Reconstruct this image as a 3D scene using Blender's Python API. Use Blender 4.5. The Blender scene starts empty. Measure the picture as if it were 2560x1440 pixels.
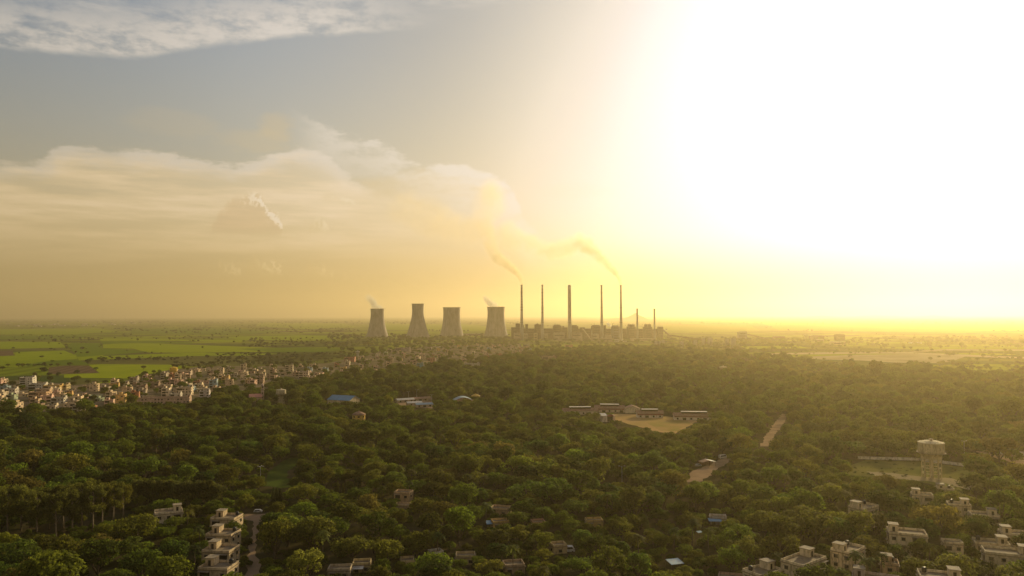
import bpy, math, random
import numpy as np
from mathutils import Vector, Matrix
R = math.radians
C = bpy.context.scene
COL = C.collection
random.seed(7)

# ------------------------------------------------------------------ camera
F = 1900.0                      # focal length in pixels of a 2560 px wide frame
CAMH = 100.0
PITCH = math.atan(67.5 / F)
ROLL = R(-0.16)
cam = bpy.data.objects.new('camera', bpy.data.cameras.new('camera'))
COL.objects.link(cam)
cam.data.sensor_width = 36
cam.data.lens = 36 * F / 2560
cam.data.clip_end = 200000
cam.location = (0, 0, CAMH)
cam.matrix_world = Matrix.Translation((0, 0, CAMH)) @ Matrix.Rotation(R(90) + PITCH, 4, 'X') @ Matrix.Rotation(ROLL, 4, 'Z')
C.camera = cam
CM = cam.matrix_world.to_3x3()
CMI = CM.inverted()

def at(u, v, z=0.0):
    """ground point seen at pixel (u, v) of the 2560x1440 photograph"""
    d = CM @ Vector(((u - 1280) / F, (720 - v) / F, -1))
    t = (z - CAMH) / d.z
    return Vector((d.x * t, d.y * t, z))

def px(p):
    d = CMI @ (Vector(p) - Vector((0, 0, CAMH)))
    return 1280 + F * d.x / -d.z, 720 - F * d.y / -d.z, -d.z

# ------------------------------------------------------------------ world, sun, exposure
SUN_EL, SUN_AZ = R(15.0), R(33.0)
w = bpy.data.worlds.new('World'); C.world = w; w.use_nodes = True
wt = w.node_tree

class X:
    """a float socket with arithmetic"""
    nt = None
    def __init__(s, k): s.k = k
    def _m(op, a, b=None, c=None, clamp=False):
        n = X.nt.nodes.new('ShaderNodeMath'); n.operation = op; n.use_clamp = clamp
        for i, q in enumerate((a, b, c)):
            if q is None: continue
            if isinstance(q, X): X.nt.links.new(q.k, n.inputs[i])
            else: n.inputs[i].default_value = q
        return X(n.outputs[0])
    def __add__(a, b): return X._m('ADD', a, b)
    __radd__ = __add__
    def __sub__(a, b): return X._m('SUBTRACT', a, b)
    def __rsub__(a, b): return X._m('SUBTRACT', b, a)
    def __mul__(a, b): return X._m('MULTIPLY', a, b)
    __rmul__ = __mul__
    def __truediv__(a, b): return X._m('DIVIDE', a, b)
    def __pow__(a, b): return X._m('POWER', a, b)

def node(t, **kw):
    n = X.nt.nodes.new(t)
    for k, q in kw.items(): setattr(n, k, q)
    return n
def sep(k):
    n = node('ShaderNodeSeparateXYZ'); X.nt.links.new(k, n.inputs[0]); return [X(o) for o in n.outputs]
def comb(x, y, z):
    n = node('ShaderNodeCombineXYZ')
    for i, q in enumerate((x, y, z)):
        if isinstance(q, X): X.nt.links.new(q.k, n.inputs[i])
        else: n.inputs[i].default_value = q
    return n.outputs[0]
def smooth(x, a, b, lo=0.0, hi=1.0):
    n = node('ShaderNodeMapRange', interpolation_type='SMOOTHSTEP')
    X.nt.links.new(x.k, n.inputs[0])
    for i, q in enumerate((a, b, lo, hi)): n.inputs[i + 1].default_value = q
    return X(n.outputs[0])
def noise(vec, scale, detail=4, rough=.55, dist=0.0, out=0):
    n = node('ShaderNodeTexNoise'); n.inputs['Scale'].default_value = scale
    n.inputs['Detail'].default_value = detail; n.inputs['Roughness'].default_value = rough
    n.inputs['Distortion'].default_value = dist
    X.nt.links.new(vec, n.inputs['Vector'])
    return X(n.outputs[0]) if out == 0 else n.outputs[1]
def curve(x, pts, x0, x1, y0, y1):
    """piecewise curve y(x) through pts"""
    n = node('ShaderNodeFloatCurve'); c = n.mapping.curves[0]
    P = [((a - x0) / (x1 - x0), (b - y0) / (y1 - y0)) for a, b in pts]
    c.points[0].location = P[0]; c.points[1].location = P[-1]
    for q in P[1:-1]: c.points.new(*q)
    n.mapping.update()
    X.nt.links.new(((x - x0) * (1 / (x1 - x0))).k, n.inputs[1])
    return X(n.outputs[0]) * (y1 - y0) + y0
def mix(f, a, b, mode='MIX'):
    n = node('ShaderNodeMix', data_type='RGBA', blend_type=mode)
    n.clamp_factor = mode == 'MIX'
    for i, q in ((0, f), (6, a), (7, b)):
        if isinstance(q, X): X.nt.links.new(q.k, n.inputs[i])
        elif hasattr(q, 'is_output'): X.nt.links.new(q, n.inputs[i])
        elif isinstance(q, tuple): n.inputs[i].default_value = (*q, 1)
        else: n.inputs[i].default_value = q
    return n.outputs[2]
def scalec(col, f):
    n = node('ShaderNodeVectorMath', operation='SCALE')
    if hasattr(col, 'is_output'): X.nt.links.new(col, n.inputs[0])
    else: n.inputs[0].default_value = col
    if isinstance(f, X): X.nt.links.new(f.k, n.inputs['Scale'])
    else: n.inputs['Scale'].default_value = f
    return n.outputs[0]
def addc(a, b):
    n = node('ShaderNodeVectorMath', operation='ADD')
    for i, q in enumerate((a, b)):
        if hasattr(q, 'is_output'): X.nt.links.new(q, n.inputs[i])
        else: n.inputs[i].default_value = q
    return n.outputs[0]

X.nt = wt
sky = node('ShaderNodeTexSky', sky_type='NISHITA', sun_disc=False)
sky.sun_elevation = SUN_EL; sky.sun_rotation = SUN_AZ
sky.dust_density = 6; sky.air_density = 1.5; sky.ozone_density = 1.0
tc = node('ShaderNodeTexCoord')
dx, dy, dz = sep(tc.outputs['Generated'])
deg = 180 / math.pi
az = X._m('ARCTAN2', dx, dy) * deg
el = X._m('ARCSINE', dz) * deg
def A(u): return math.degrees(math.atan((u - 1280) / F))
def E(v, u=1280): return math.degrees(math.atan((787.5 - v) / F * math.cos(R(A(u)))))
def K(*uv): return [(A(u), E(v, u)) for u, v in uv]
base = scalec(sky.outputs[0], 0.085)
bm_ = node('ShaderNodeVectorMath', operation='MULTIPLY'); wt.links.new(base, bm_.inputs[0]); bm_.inputs[1].default_value = (.82, .97, 1.27)
base = bm_.outputs[0]
# low dusty layer of air in front of the clear sky
cs = X(tc.outputs['Generated'])
sd = (math.sin(SUN_AZ) * math.cos(SUN_EL), math.cos(SUN_AZ) * math.cos(SUN_EL), math.sin(SUN_EL))
sunang = X._m('ARCCOSINE', X._m('MINIMUM', dx * sd[0] + dy * sd[1] + dz * sd[2], .99999)) * deg
glow = X._m('EXPONENT', sunang * (-1 / 16.0))
dust_col = mix(smooth(el, 0, 9), addc((0.44, 0.32, 0.13), scalec((2.3, 1.65, .72), glow)), addc((0.58, 0.43, 0.21), scalec((4.5, 4.0, 3.7), glow)))
base = scalec(base, 1.0 - smooth(sunang, 52, 34) * smooth(sunang, 15, 27) * .26)
# dusty layer deepened behind the camera, added to warm and brighten shaded faces
dust = X._m('EXPONENT', X._m('MAXIMUM', el, 0.0) * -1.0 / (smooth(dy, .25, -.5) * 26.0 + 7.5))
col = mix(dust * .93, base, dust_col)
# ---- clouds, laid out by azimuth and elevation
P2 = comb(az, el, 0.0)
warp = noise(comb(az * .5, el, 2.0), .35, 5, .6)
fine = noise(comb(az * .45, el * 1.1, 5.0), .9, 7, .62)
lit = addc((0.58, 0.515, 0.44), scalec((2.6, 2.4, 2.0), glow))
litwarm = addc((0.68, 0.50, 0.26), scalec((2.6, 2.1, 1.35), glow))
# high sheet with a crisp lower edge
edge = curve(az, [(-60, 14.5)] + K((-400, 95), (60, 118), (150, 126), (280, 136), (430, 122), (600, 102), (800, 84), (1050, 66), (1300, 50)) + [(60, 22)], -60, 60, 10, 26)
h = el - edge + (warp - .5) * 1.2
sheet = smooth(h, -.1, .45) * smooth(h, 4.6, .8) * smooth(fine, .30, .62) * smooth(az, A(1150), A(700)) * smooth(az, -48.0, A(40))
streak = smooth(noise(comb(az * .16 + el * .05, el * .8, 9.0), 1.0, 6, .6), .42, .72)
sheet2 = smooth(h, .2, 2.5) * streak * smooth(az, A(1500), A(900)) * .45
col = mix(X._m('MAXIMUM', sheet * .68, sheet2), col, lit)
# middle bank: bright upper rim, veil below
top1 = curve(az, [(-60, 8)] + K((-60, 402), (80, 396), (160, 369), (260, 366), (380, 374), (540, 408), (620, 402), (700, 384), (770, 374), (860, 430), (1000, 480)) + [(60, 6)], -60, 60, 2, 22)
h1 = top1 - el + (warp - .5) * .7 + (fine - .5) * 2.1
rim = smooth(h1, -.15, .2) * smooth(h1, 1.5, .12) * smooth(noise(comb(az * .3, el * .8, 12.0), .8, 5, .6), .25, .6, .45, 1) * smooth(az, A(1000), A(740)) * smooth(az, A(-40), A(140), .5, 1)
veil = smooth(h1, -.3, 1.0) * smooth(el, 2, 7) * smooth(az, A(1250), A(800))
lay = smooth(noise(comb(az * .10 + 3.0, el * .9, 6.0), 1.0, 6, .6), .35, .68)
col = mix(veil * (lay * .5 + .3), col, litwarm)
col = mix(rim * .45, col, lit)
# sloping wispy bank towards the sun
top2 = curve(az, [(-60, 20)] + K((640, 210), (770, 287), (860, 322), (960, 352), (1060, 402), (1180, 417), (1260, 448), (1330, 560), (1500, 640)) + [(60, 2)], -60, 60, 0, 24)
h2 = top2 - el + (warp - .5) * 1.1 + (fine - .5) * 2.1
bank = smooth(h2, -.1, .4) * smooth(h2, 5.2, .5) * smooth(fine, .28, .6) * smooth(az, A(700), A(830)) * smooth(az, A(1420), A(1240))
col = mix(bank * .5, col, addc((.50, .46, .40), scalec((3.4, 3.0, 2.3), glow)))
# drifting old smoke high up
def blob(u, v, ru, rv, amt, soft=.6):
    a = (az - A(u)) * (F / 57.3 / ru); b = (el - E(v, u)) * (F / 57.3 / rv)
    r = X._m('SQRT', a * a + b * b) + (fine - .5) * 1.3 + (warp - .5) * 1.1
    return smooth(r, 1.0, 1.0 - soft) * amt
for u, v, ru, rv, amt in ((690, 312, 60, 46, .30), (640, 350, 120, 40, .20), (430, 300, 120, 40, .12), (1060, 470, 190, 50, .30), (960, 520, 170, 60, .20), (60, 560, 110, 26, .22), (250, 600, 260, 18, .14), (560, 570, 300, 20, .10), (1450, 480, 120, 28, .25)):
    col = mix(blob(u, v, ru, rv, amt), col, addc((.46, .35, .19), scalec((2.6, 2.0, 1.0), glow)))
# cumulus heaps: outline by a curve of azimuth, lit from the sun's side
bump = noise(comb(az, el, 3.0), 1.6, 6, .62)
bump2 = noise(comb(az - .22, el - .12, 3.0), 1.6, 6, .62)
def heap(pts, base_v, u0, u1, body, rimamt, shade):
    pp = [(-60, 0.0), (A(u0) - .3, 0.0)] + [(A(u), E(v, u)) for u, v in pts] + [(A(u1) + .3, 0.0), (60, 0.0)]
    t = curve(az, pp, -60, 60, 0, 16)
    hh = t - el + (bump - .5) * 1.5
    m = smooth(hh, 0, .8) * smooth(el, E(base_v, u0) - .15, E(base_v, u0) + .8)
    l = smooth(bump - bump2, -.015, .06) * smooth(hh, 1.6, .2) * smooth(az, A(u0 * .55 + u1 * .45) - 1.0, A(u0 * .4 + u1 * .6) + .3)
    return m * body, l * m * rimamt, shade
for pts, bv, u0, u1, body, ra, sh in (
        ([(520, 560), (560, 505), (600, 474), (640, 470), (658, 500), (690, 525), (715, 575)], 585, 515, 722, .40, .8, (.40, .275, .175)),
        ([(800, 480), (825, 470), (850, 482), (880, 490), (905, 512)], 512, 795, 912, .26, .5, (.5, .4, .22)),
        ([(535, 668), (548, 640), (562, 655), (585, 655), (608, 680)], 690, 530, 612, .24, .55, (.45, .33, .15)),
        ([(615, 672), (632, 618), (648, 642), (690, 645), (712, 680)], 694, 612, 718, .3, .5, (.45, .33, .15)),
        ([(755, 675), (766, 640), (788, 655), (820, 655), (848, 682), (870, 676)], 698, 750, 880, .26, .5, (.47, .34, .15)),
        ([(770, 555), (792, 532), (810, 545), (830, 560)], 585, 762, 835, .24, .4, (.5, .38, .18))):
    m, l, sh = heap(pts, bv, u0, u1, body, ra, sh)
    col = mix(m, col, addc(sh, scalec((1.2, .95, .5), glow)))
    col = mix(l, col, addc((.88, .70, .38), scalec((2.2, 1.9, 1.1), glow)))
# the brightest part of the sky loses its tint
lr, lg, lb = sep(col)
lum = lr * .35 + lg * .5 + lb * .15
col = mix(smooth(lum, .36, .95) * .92 * smooth(el, .3, 6.5), col, comb(lum * .98, lum * .97, lum * 1.06))
shoulder = X._m('MINIMUM', lum, .6) + (1.0 - X._m('EXPONENT', X._m('MAXIMUM', lum - .6, 0.0) * (-1 / 1.25))) * .6
col = scalec(col, shoulder / X._m('MAXIMUM', lum, .001))
bg = wt.nodes['Background']
wt.links.new(col, bg.inputs[0]); bg.inputs[1].default_value = 1.0

sun = bpy.data.objects.new('sun', bpy.data.lights.new('sun', 'SUN')); COL.objects.link(sun)
sun.data.energy = 5.0; sun.data.angle = R(0.53); sun.data.color = (1.0, .80, .42)
sun.rotation_euler = Vector((-sd[0], -sd[1], -sd[2])).to_track_quat('-Z', 'Y').to_euler()
C.view_settings.view_transform = 'Standard'; C.view_settings.look = 'None'
C.view_settings.exposure = 0.24; C.view_settings.gamma = 1.0
cy = C.cycles
cy.use_denoising = True
try: cy.denoiser = 'OPENIMAGEDENOISE'; cy.denoising_input_passes = 'RGB_ALBEDO_NORMAL'; cy.denoising_prefilter = 'ACCURATE'
except Exception: pass
cy.max_bounces = 6; cy.diffuse_bounces = 2; cy.glossy_bounces = 2; cy.transmission_bounces = 3
cy.transparent_max_bounces = 8; cy.volume_bounces = 0
cy.volume_step_rate = 1.0; cy.volume_max_steps = 256

# ------------------------------------------------------------------ helpers: meshes, materials, tags
def mesh(name, verts, faces, mats, midx=None, smooth_=False):
    me = bpy.data.meshes.new(name)
    me.from_pydata(verts, [], faces)
    for m in (mats if isinstance(mats, (list, tuple)) else [mats]): me.materials.append(m)
    if midx is not None: me.polygons.foreach_set('material_index', midx)
    if smooth_: me.polygons.foreach_set('use_smooth', [True] * len(me.polygons))
    me.update()
    return me

def obj(name, me, parent=None, loc=(0, 0, 0), rz=0.0, color=None):
    o = bpy.data.objects.new(name, me); COL.objects.link(o)
    o.location = loc; o.rotation_euler = (0, 0, rz)
    if parent: o.parent = parent
    if color: o.color = (*color, 1)
    return o

class MB:
    """collects boxes, tubes and lathed shapes into one mesh"""
    def __init__(s): s.v, s.f = [], []
    def add(s, v, f):
        k = len(s.v); s.v += v; s.f += [tuple(i + k for i in q) for q in f]; return s
    def box(s, x0, x1, y0, y1, z0, z1, M=None):
        v = [Vector((x, y, z)) for z in (z0, z1) for y in (y0, y1) for x in (x0, x1)]
        if M: v = [M @ q for q in v]
        return s.add([tuple(q) for q in v], [(0, 2, 3, 1), (4, 5, 7, 6), (0, 1, 5, 4), (2, 6, 7, 3), (0, 4, 6, 2), (1, 3, 7, 5)])
    def lathe(s, prof, n=24, cx=0, cy=0, cap=True, M=None):
        v = []
        for r, z in prof:
            for i in range(n):
                a = 2 * math.pi * i / n; v.append((cx + r * math.cos(a), cy + r * math.sin(a), z))
        f = [(j * n + i, j * n + (i + 1) % n, (j + 1) * n + (i + 1) % n, (j + 1) * n + i) for j in range(len(prof) - 1) for i in range(n)]
        if cap:
            f.append(tuple(range(n - 1, -1, -1))); f.append(tuple(range((len(prof) - 1) * n, len(prof) * n)))
        if M: v = [tuple(M @ Vector(q)) for q in v]
        return s.add(v, f)
    def tube(s, pts, n=6):
        v, f = [], []
        for j, (p, r) in enumerate(pts):
            a = Vector(pts[max(j - 1, 0)][0]); b = Vector(pts[min(j + 1, len(pts) - 1)][0])
            d = (b - a).normalized()
            u = d.orthogonal().normalized(); w_ = d.cross(u)
            for i in range(n):
                t = 2 * math.pi * i / n
                v.append(tuple(Vector(p) + (u * math.cos(t) + w_ * math.sin(t)) * r))
        for j in range(len(pts) - 1):
            for i in range(n):
                f.append((j * n + i, j * n + (i + 1) % n, (j + 1) * n + (i + 1) % n, (j + 1) * n + i))
        f.append(tuple(range(n - 1, -1, -1))); f.append(tuple(range((len(pts) - 1) * n, len(pts) * n)))
        return s.add(v, f)
    def prism(s, poly, y0, y1):
        """polygon in x,z extruded along y"""
        n = len(poly)
        v = [(x, y0, z) for x, z in poly] + [(x, y1, z) for x, z in poly]
        f = [tuple(range(n)), tuple(range(2 * n - 1, n - 1, -1))] + [(i, n + i, n + (i + 1) % n, (i + 1) % n) for i in range(n)]
        return s.add(v, f)
    def mesh(s, name, mat, smooth_=False): return mesh(name, s.v, s.f, mat, None, smooth_)
    def obj(s, name, mat, parent=None, smooth_=False, color=None, **k):
        return obj(name, s.mesh(name, mat, smooth_), parent, color=color, **k)

def empty(name, loc, rz=0.0):
    o = bpy.data.objects.new(name, None); COL.objects.link(o)
    o.location = loc; o.rotation_euler = (0, 0, rz); o.empty_display_size = 1
    return o

ITEMS = []        # things that still need a label that singles them out: (object, description, u, v)
MARKS = []        # things one can find easily: (phrase, u, v)
def tag(o, cat, label=None, group=None, desc=None, uv=None, mark=None):
    o['category'] = cat
    if group: o['group'] = group
    if label: o['label'] = label
    if uv is None: uv = px(o.location)[:2]
    if desc: ITEMS.append((o, desc, uv[0], uv[1]))
    if mark: MARKS.append((mark, uv[0], uv[1]))
    return o
ORD = 'first second third fourth fifth sixth seventh eighth ninth tenth eleventh twelfth thirteenth fourteenth fifteenth sixteenth seventeenth eighteenth nineteenth twentieth'.split()
TENS = {20: 'twenty', 30: 'thirty', 40: 'forty'}
def ordinal(n): return ORD[n - 1] if n <= 20 else TENS[n // 10 * 10] + '-' + ORD[n % 10 - 1] if n % 10 else TENS[n // 10 * 10] + 'th'
def write_labels():
    G = {}
    for o, desc, u, v in ITEMS:
        best = min(((math.hypot(u - mu, (v - mv) * 1.6), ph, mu, mv) for ph, mu, mv in MARKS if abs(u - mu) + abs(v - mv) > 3), key=lambda t: t[0])
        d, ph, mu, mv = best
        rel = ('left of' if u < mu else 'right of') if abs(u - mu) > abs(v - mv) * 1.6 else ('in front of' if v > mv else 'behind')
        G.setdefault((desc, rel, ph), []).append((d, o.name, o))
    for (desc, rel, ph), L in G.items():
        L.sort(key=lambda t: t[:2])
        for i, (d, _, o) in enumerate(L):
            o['label'] = f'{desc} {rel} {ph}' if len(L) == 1 else desc + ', ' + (ordinal(i + 1) + ' ' if i else '') + 'nearest ' + rel + ' ' + ph

MATS = {}
def mat(name, color, rough=.85, var=.25, scale=.3, objcol=False, dirt=None, spec=.2, stretch=(1, 1, 1), metal=0.0, detail=5):
    """procedural surface: base colour broken up by noise, with a weathering tint"""
    if name in MATS: return MATS[name]
    m = bpy.data.materials.new(name); m.use_nodes = True; MATS[name] = m
    X.nt = m.node_tree; b = X.nt.nodes['Principled BSDF']
    t = node('ShaderNodeTexCoord'); mp = node('ShaderNodeMapping'); mp.inputs['Scale'].default_value = stretch
    X.nt.links.new(t.outputs['Object'], mp.inputs[0])
    oi = node('ShaderNodeObjectInfo')
    ad = addc(mp.outputs[0], scalec((91.0, 37.0, 0.0), X(oi.outputs['Random'])))
    n1 = noise(ad, scale, detail, .6)
    c0 = oi.outputs['Color'] if objcol else color
    c1 = scalec(c0, smooth(n1, .25, .75, 1 - var, 1 + var * .6))
    if dirt:
        n2 = noise(ad, scale * 2.7, 6, .65)
        c1 = mix(smooth(n2, .43, .70) * .75, c1, dirt)
    X.nt.links.new(c1, b.inputs['Base Color'])
    b.inputs['Roughness'].default_value = rough; b.inputs['Specular IOR Level'].default_value = spec; b.inputs['Metallic'].default_value = metal
    return m

def leafmat(name, trans=.35, k=1.0):
    m = bpy.data.materials.new(name); m.use_nodes = True; MATS[name] = m
    X.nt = m.node_tree; b = X.nt.nodes['Principled BSDF']; out = X.nt.nodes['Material Output']
    oi = node('ShaderNodeObjectInfo'); rnd = X(oi.outputs['Random'])
    t = node('ShaderNodeTexCoord')
    n1 = noise(t.outputs['Object'], .45, 4, .6)
    g = node('ShaderNodeNewGeometry')
    ri = X(g.outputs['Random Per Island'])
    hue = mix(smooth(X._m('FRACT', rnd * 7.31), .45, 1.0) * .75, oi.outputs['Color'], (.090, .082, .009))
    c = scalec(hue, (rnd * .85 + .58) * (ri * .7 + .65) * smooth(n1, .3, .7, .75, 1.25) * k)
    X.nt.links.new(c, b.inputs['Base Color'])
    b.inputs['Roughness'].default_value = .7; b.inputs['Specular IOR Level'].default_value = .06
    tr = node('ShaderNodeBsdfTranslucent'); X.nt.links.new(scalec(c, 1.5), tr.inputs[0])
    ms = node('ShaderNodeMixShader'); ms.inputs[0].default_value = trans
    X.nt.links.new(b.outputs[0], ms.inputs[1]); X.nt.links.new(tr.outputs[0], ms.inputs[2])
    X.nt.links.new(ms.outputs[0], out.inputs['Surface'])
    return m
leaf_m = leafmat('leaves', .5, 1.15)
bark_m = mat('bark', (.09, .065, .045), .95, .4, 1.5)
palebark_m = mat('pale_bark', (.26, .205, .14), .9, .4, .8, dirt=(.12, .09, .06))
plaster_m = mat('plaster', (.6, .5, .4), .9, .22, .35, objcol=True, dirt=(.16, .115, .07), stretch=(1, 1, .35))
roof_m = mat('concrete_roof', (.23, .17, .10), .95, .35, .3, dirt=(.10, .085, .07))
slab_m = mat('slab_edge', (.27, .215, .145), .9, .3, .5, dirt=(.16, .13, .10))
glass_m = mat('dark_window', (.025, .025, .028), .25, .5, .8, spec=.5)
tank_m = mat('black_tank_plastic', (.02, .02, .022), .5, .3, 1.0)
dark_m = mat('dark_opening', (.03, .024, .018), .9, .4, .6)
paint_m = mat('painted_metal', (.3, .3, .3), .55, .25, .5, objcol=True, spec=.4, dirt=(.16, .11, .07))
conc_m = mat('weathered_concrete', (.36, .30, .24), .9, .25, .05, dirt=(.20, .155, .11), stretch=(1, 1, .25))
steel_m = mat('rusty_steelwork', (.13, .085, .055), .85, .5, .12, dirt=(.07, .05, .038))

# ------------------------------------------------------------------ ground, fields, tracks
def ground_material():
    m = bpy.data.materials.new('plain'); m.use_nodes = True
    X.nt = m.node_tree; b = X.nt.nodes['Principled BSDF']
    g = node('ShaderNodeNewGeometry')
    x, y, _ = sep(g.outputs['Position'])
    ca, sa = math.cos(.18), math.sin(.18)
    xr = x * ca + y * sa; yr = y * ca - x * sa
    wob = noise(comb(x * .002, y * .002, 0.0), 1.0, 3)
    def cells(sx, sy, off):
        vn = node('ShaderNodeTexVoronoi', distance='CHEBYCHEV', voronoi_dimensions='2D')
        vn.inputs['Scale'].default_value = 1.0; vn.inputs['Randomness'].default_value = .75
        X.nt.links.new(comb(xr / sx + wob * .5 + off, yr / sy + off, 0.0), vn.inputs['Vector'])
        return X(vn.outputs['Distance']), vn.outputs['Color']
    d1, c1 = cells(240.0, 150.0, 3.3)
    cr = node('ShaderNodeValToRGB'); cr.color_ramp.interpolation = 'CONSTANT'
    E_ = cr.color_ramp.elements
    for i, (p, cc) in enumerate(((0, (.19, .23, .012)), (.22, (.13, .155, .015)), (.4, (.20, .225, .015)), (.55, (.075, .092, .02)), (.68, (.135, .15, .02)), (.8, (.10, .095, .03)), (.9, (.14, .145, .025)), (.965, (.10, .066, .042)))):
        e = E_[i] if i < 2 else E_.new(p)
        e.position = p; e.color = (*cc, 1)
    sc = node('ShaderNodeSeparateColor'); X.nt.links.new(c1, sc.inputs[0])
    X.nt.links.new(sc.outputs[0], cr.inputs[0])
    scrub = noise(comb(x * .0011, y * .0006, 4.0), 1.0, 5, .6)
    fine = noise(comb(x * .012, y * .012, 0.0), 1.0, 6, .65)
    grain = noise(comb(x * .15, y * .15, 0.0), 1.0, 3, .6)
    c = scalec(cr.outputs[0], smooth(fine, .3, .7, .75, 1.15) * smooth(grain, .3, .7, .85, 1.1))
    c = mix(smooth(fine * .6 + scrub, .82, .98), c, (.05, .052, .016))       # rough scrubland
    c = mix(smooth(fine, .60, .68) * smooth(scrub, .42, .55) * .8, c, (.035, .04, .014))   # thickets
    c = mix(smooth(d1, .035, .0) * .0, c, (.04, .045, .015))
    c = mix(smooth(noise(comb(x * .0007, y * .002, 8.0), 1.0, 6, .7), .66, .7) * smooth(fine, .45, .6) * .5, c, (.22, .17, .11))
    X.nt.links.new(c, b.inputs['Base Color'])
    b.inputs['Roughness'].default_value = 1; b.inputs['Specular IOR Level'].default_value = 0
    return m
S = 44000
ground = obj('ground', mesh('ground', [(-S, -S, 0), (S, -S, 0), (S, S, 0), (-S, S, 0)], [(0, 1, 2, 3)], ground_material()))
ground['kind'] = 'structure'

def soil(name, col, col2, scale=.05, rows=0.0, ang=0.0):
    m = bpy.data.materials.new(name); m.use_nodes = True
    X.nt = m.node_tree; b = X.nt.nodes['Principled BSDF']
    g = node('ShaderNodeNewGeometry')
    n1 = noise(g.outputs['Position'], scale, 7, .65)
    c = mix(smooth(n1, .35, .66), col, col2)
    if rows:
        x, y, _ = sep(g.outputs['Position'])
        s_ = X._m('SINE', (x * math.cos(ang) + y * math.sin(ang)) * rows)
        c = scalec(c, smooth(s_, -1, 1, .72, 1.08))
    X.nt.links.new(c, b.inputs['Base Color']); b.inputs['Roughness'].default_value = 1; b.inputs['Specular IOR Level'].default_value = 0
    return m
_zs = [0.0]
def sheet(name, pix, m, z=None):
    _zs[0] += .012
    z = _zs[0] + .05 if z is None else z
    P3 = [at(u, v, z) for u, v in pix]
    if name not in ('field', 'town_ground', 'woodland_floor', 'path', 'ash_ground'):      # natural, ragged outline
        q = []
        for a, b in zip(P3, P3[1:] + P3[:1]):
            n = max(1, int((b - a).length / 3.5))
            q += [a.lerp(b, i / n) + (Vector((random.uniform(-1, 1), random.uniform(-1.6, 1.6), 0)) if i else Vector()) for i in range(n)]
        P3 = q
    o = obj(name, mesh(name, [tuple(p) for p in P3], [tuple(range(len(P3)))], m))
    if o.data.polygons[0].normal.z < 0: o.data.flip_normals()
    o['kind'] = 'structure'
    return o
bright = soil('rice_green', (.205, .25, .009), (.165, .21, .011), .02)
bright2 = soil('rice_light', (.225, .26, .010), (.185, .225, .011), .015)
midg = soil('crop_green', (.11, .155, .012), (.09, .132, .012), .02)
darkg = soil('dark_crop', (.05, .072, .018), (.042, .06, .016), .03)
olive = soil('fallow', (.115, .11, .03), (.085, .085, .026), .03)
brown = soil('ploughed_soil', (.125, .082, .05), (.105, .07, .042), .03, .35, .3)
rowed = soil('rowed_crop', (.15, .185, .012), (.115, .148, .012), .03, .16, .2)
town_m = soil('trodden_earth', (.20, .145, .095), (.075, .07, .03), .035)
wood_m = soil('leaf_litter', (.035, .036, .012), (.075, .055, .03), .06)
sand_m = soil('sandy_earth', (.40, .25, .11), (.30, .21, .08), .03)
track_m = soil('dirt_track', (.30, .20, .12), (.22, .15, .09), .08)
lawn_m = soil('lawn', (.062, .085, .016), (.048, .066, .014), .06)
ash_m = soil('pale_ash', (.34, .27, .17), (.20, .17, .09), .006)
drygrass_m = soil('dry_grass', (.15, .135, .04), (.09, .10, .026), .04)

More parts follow.
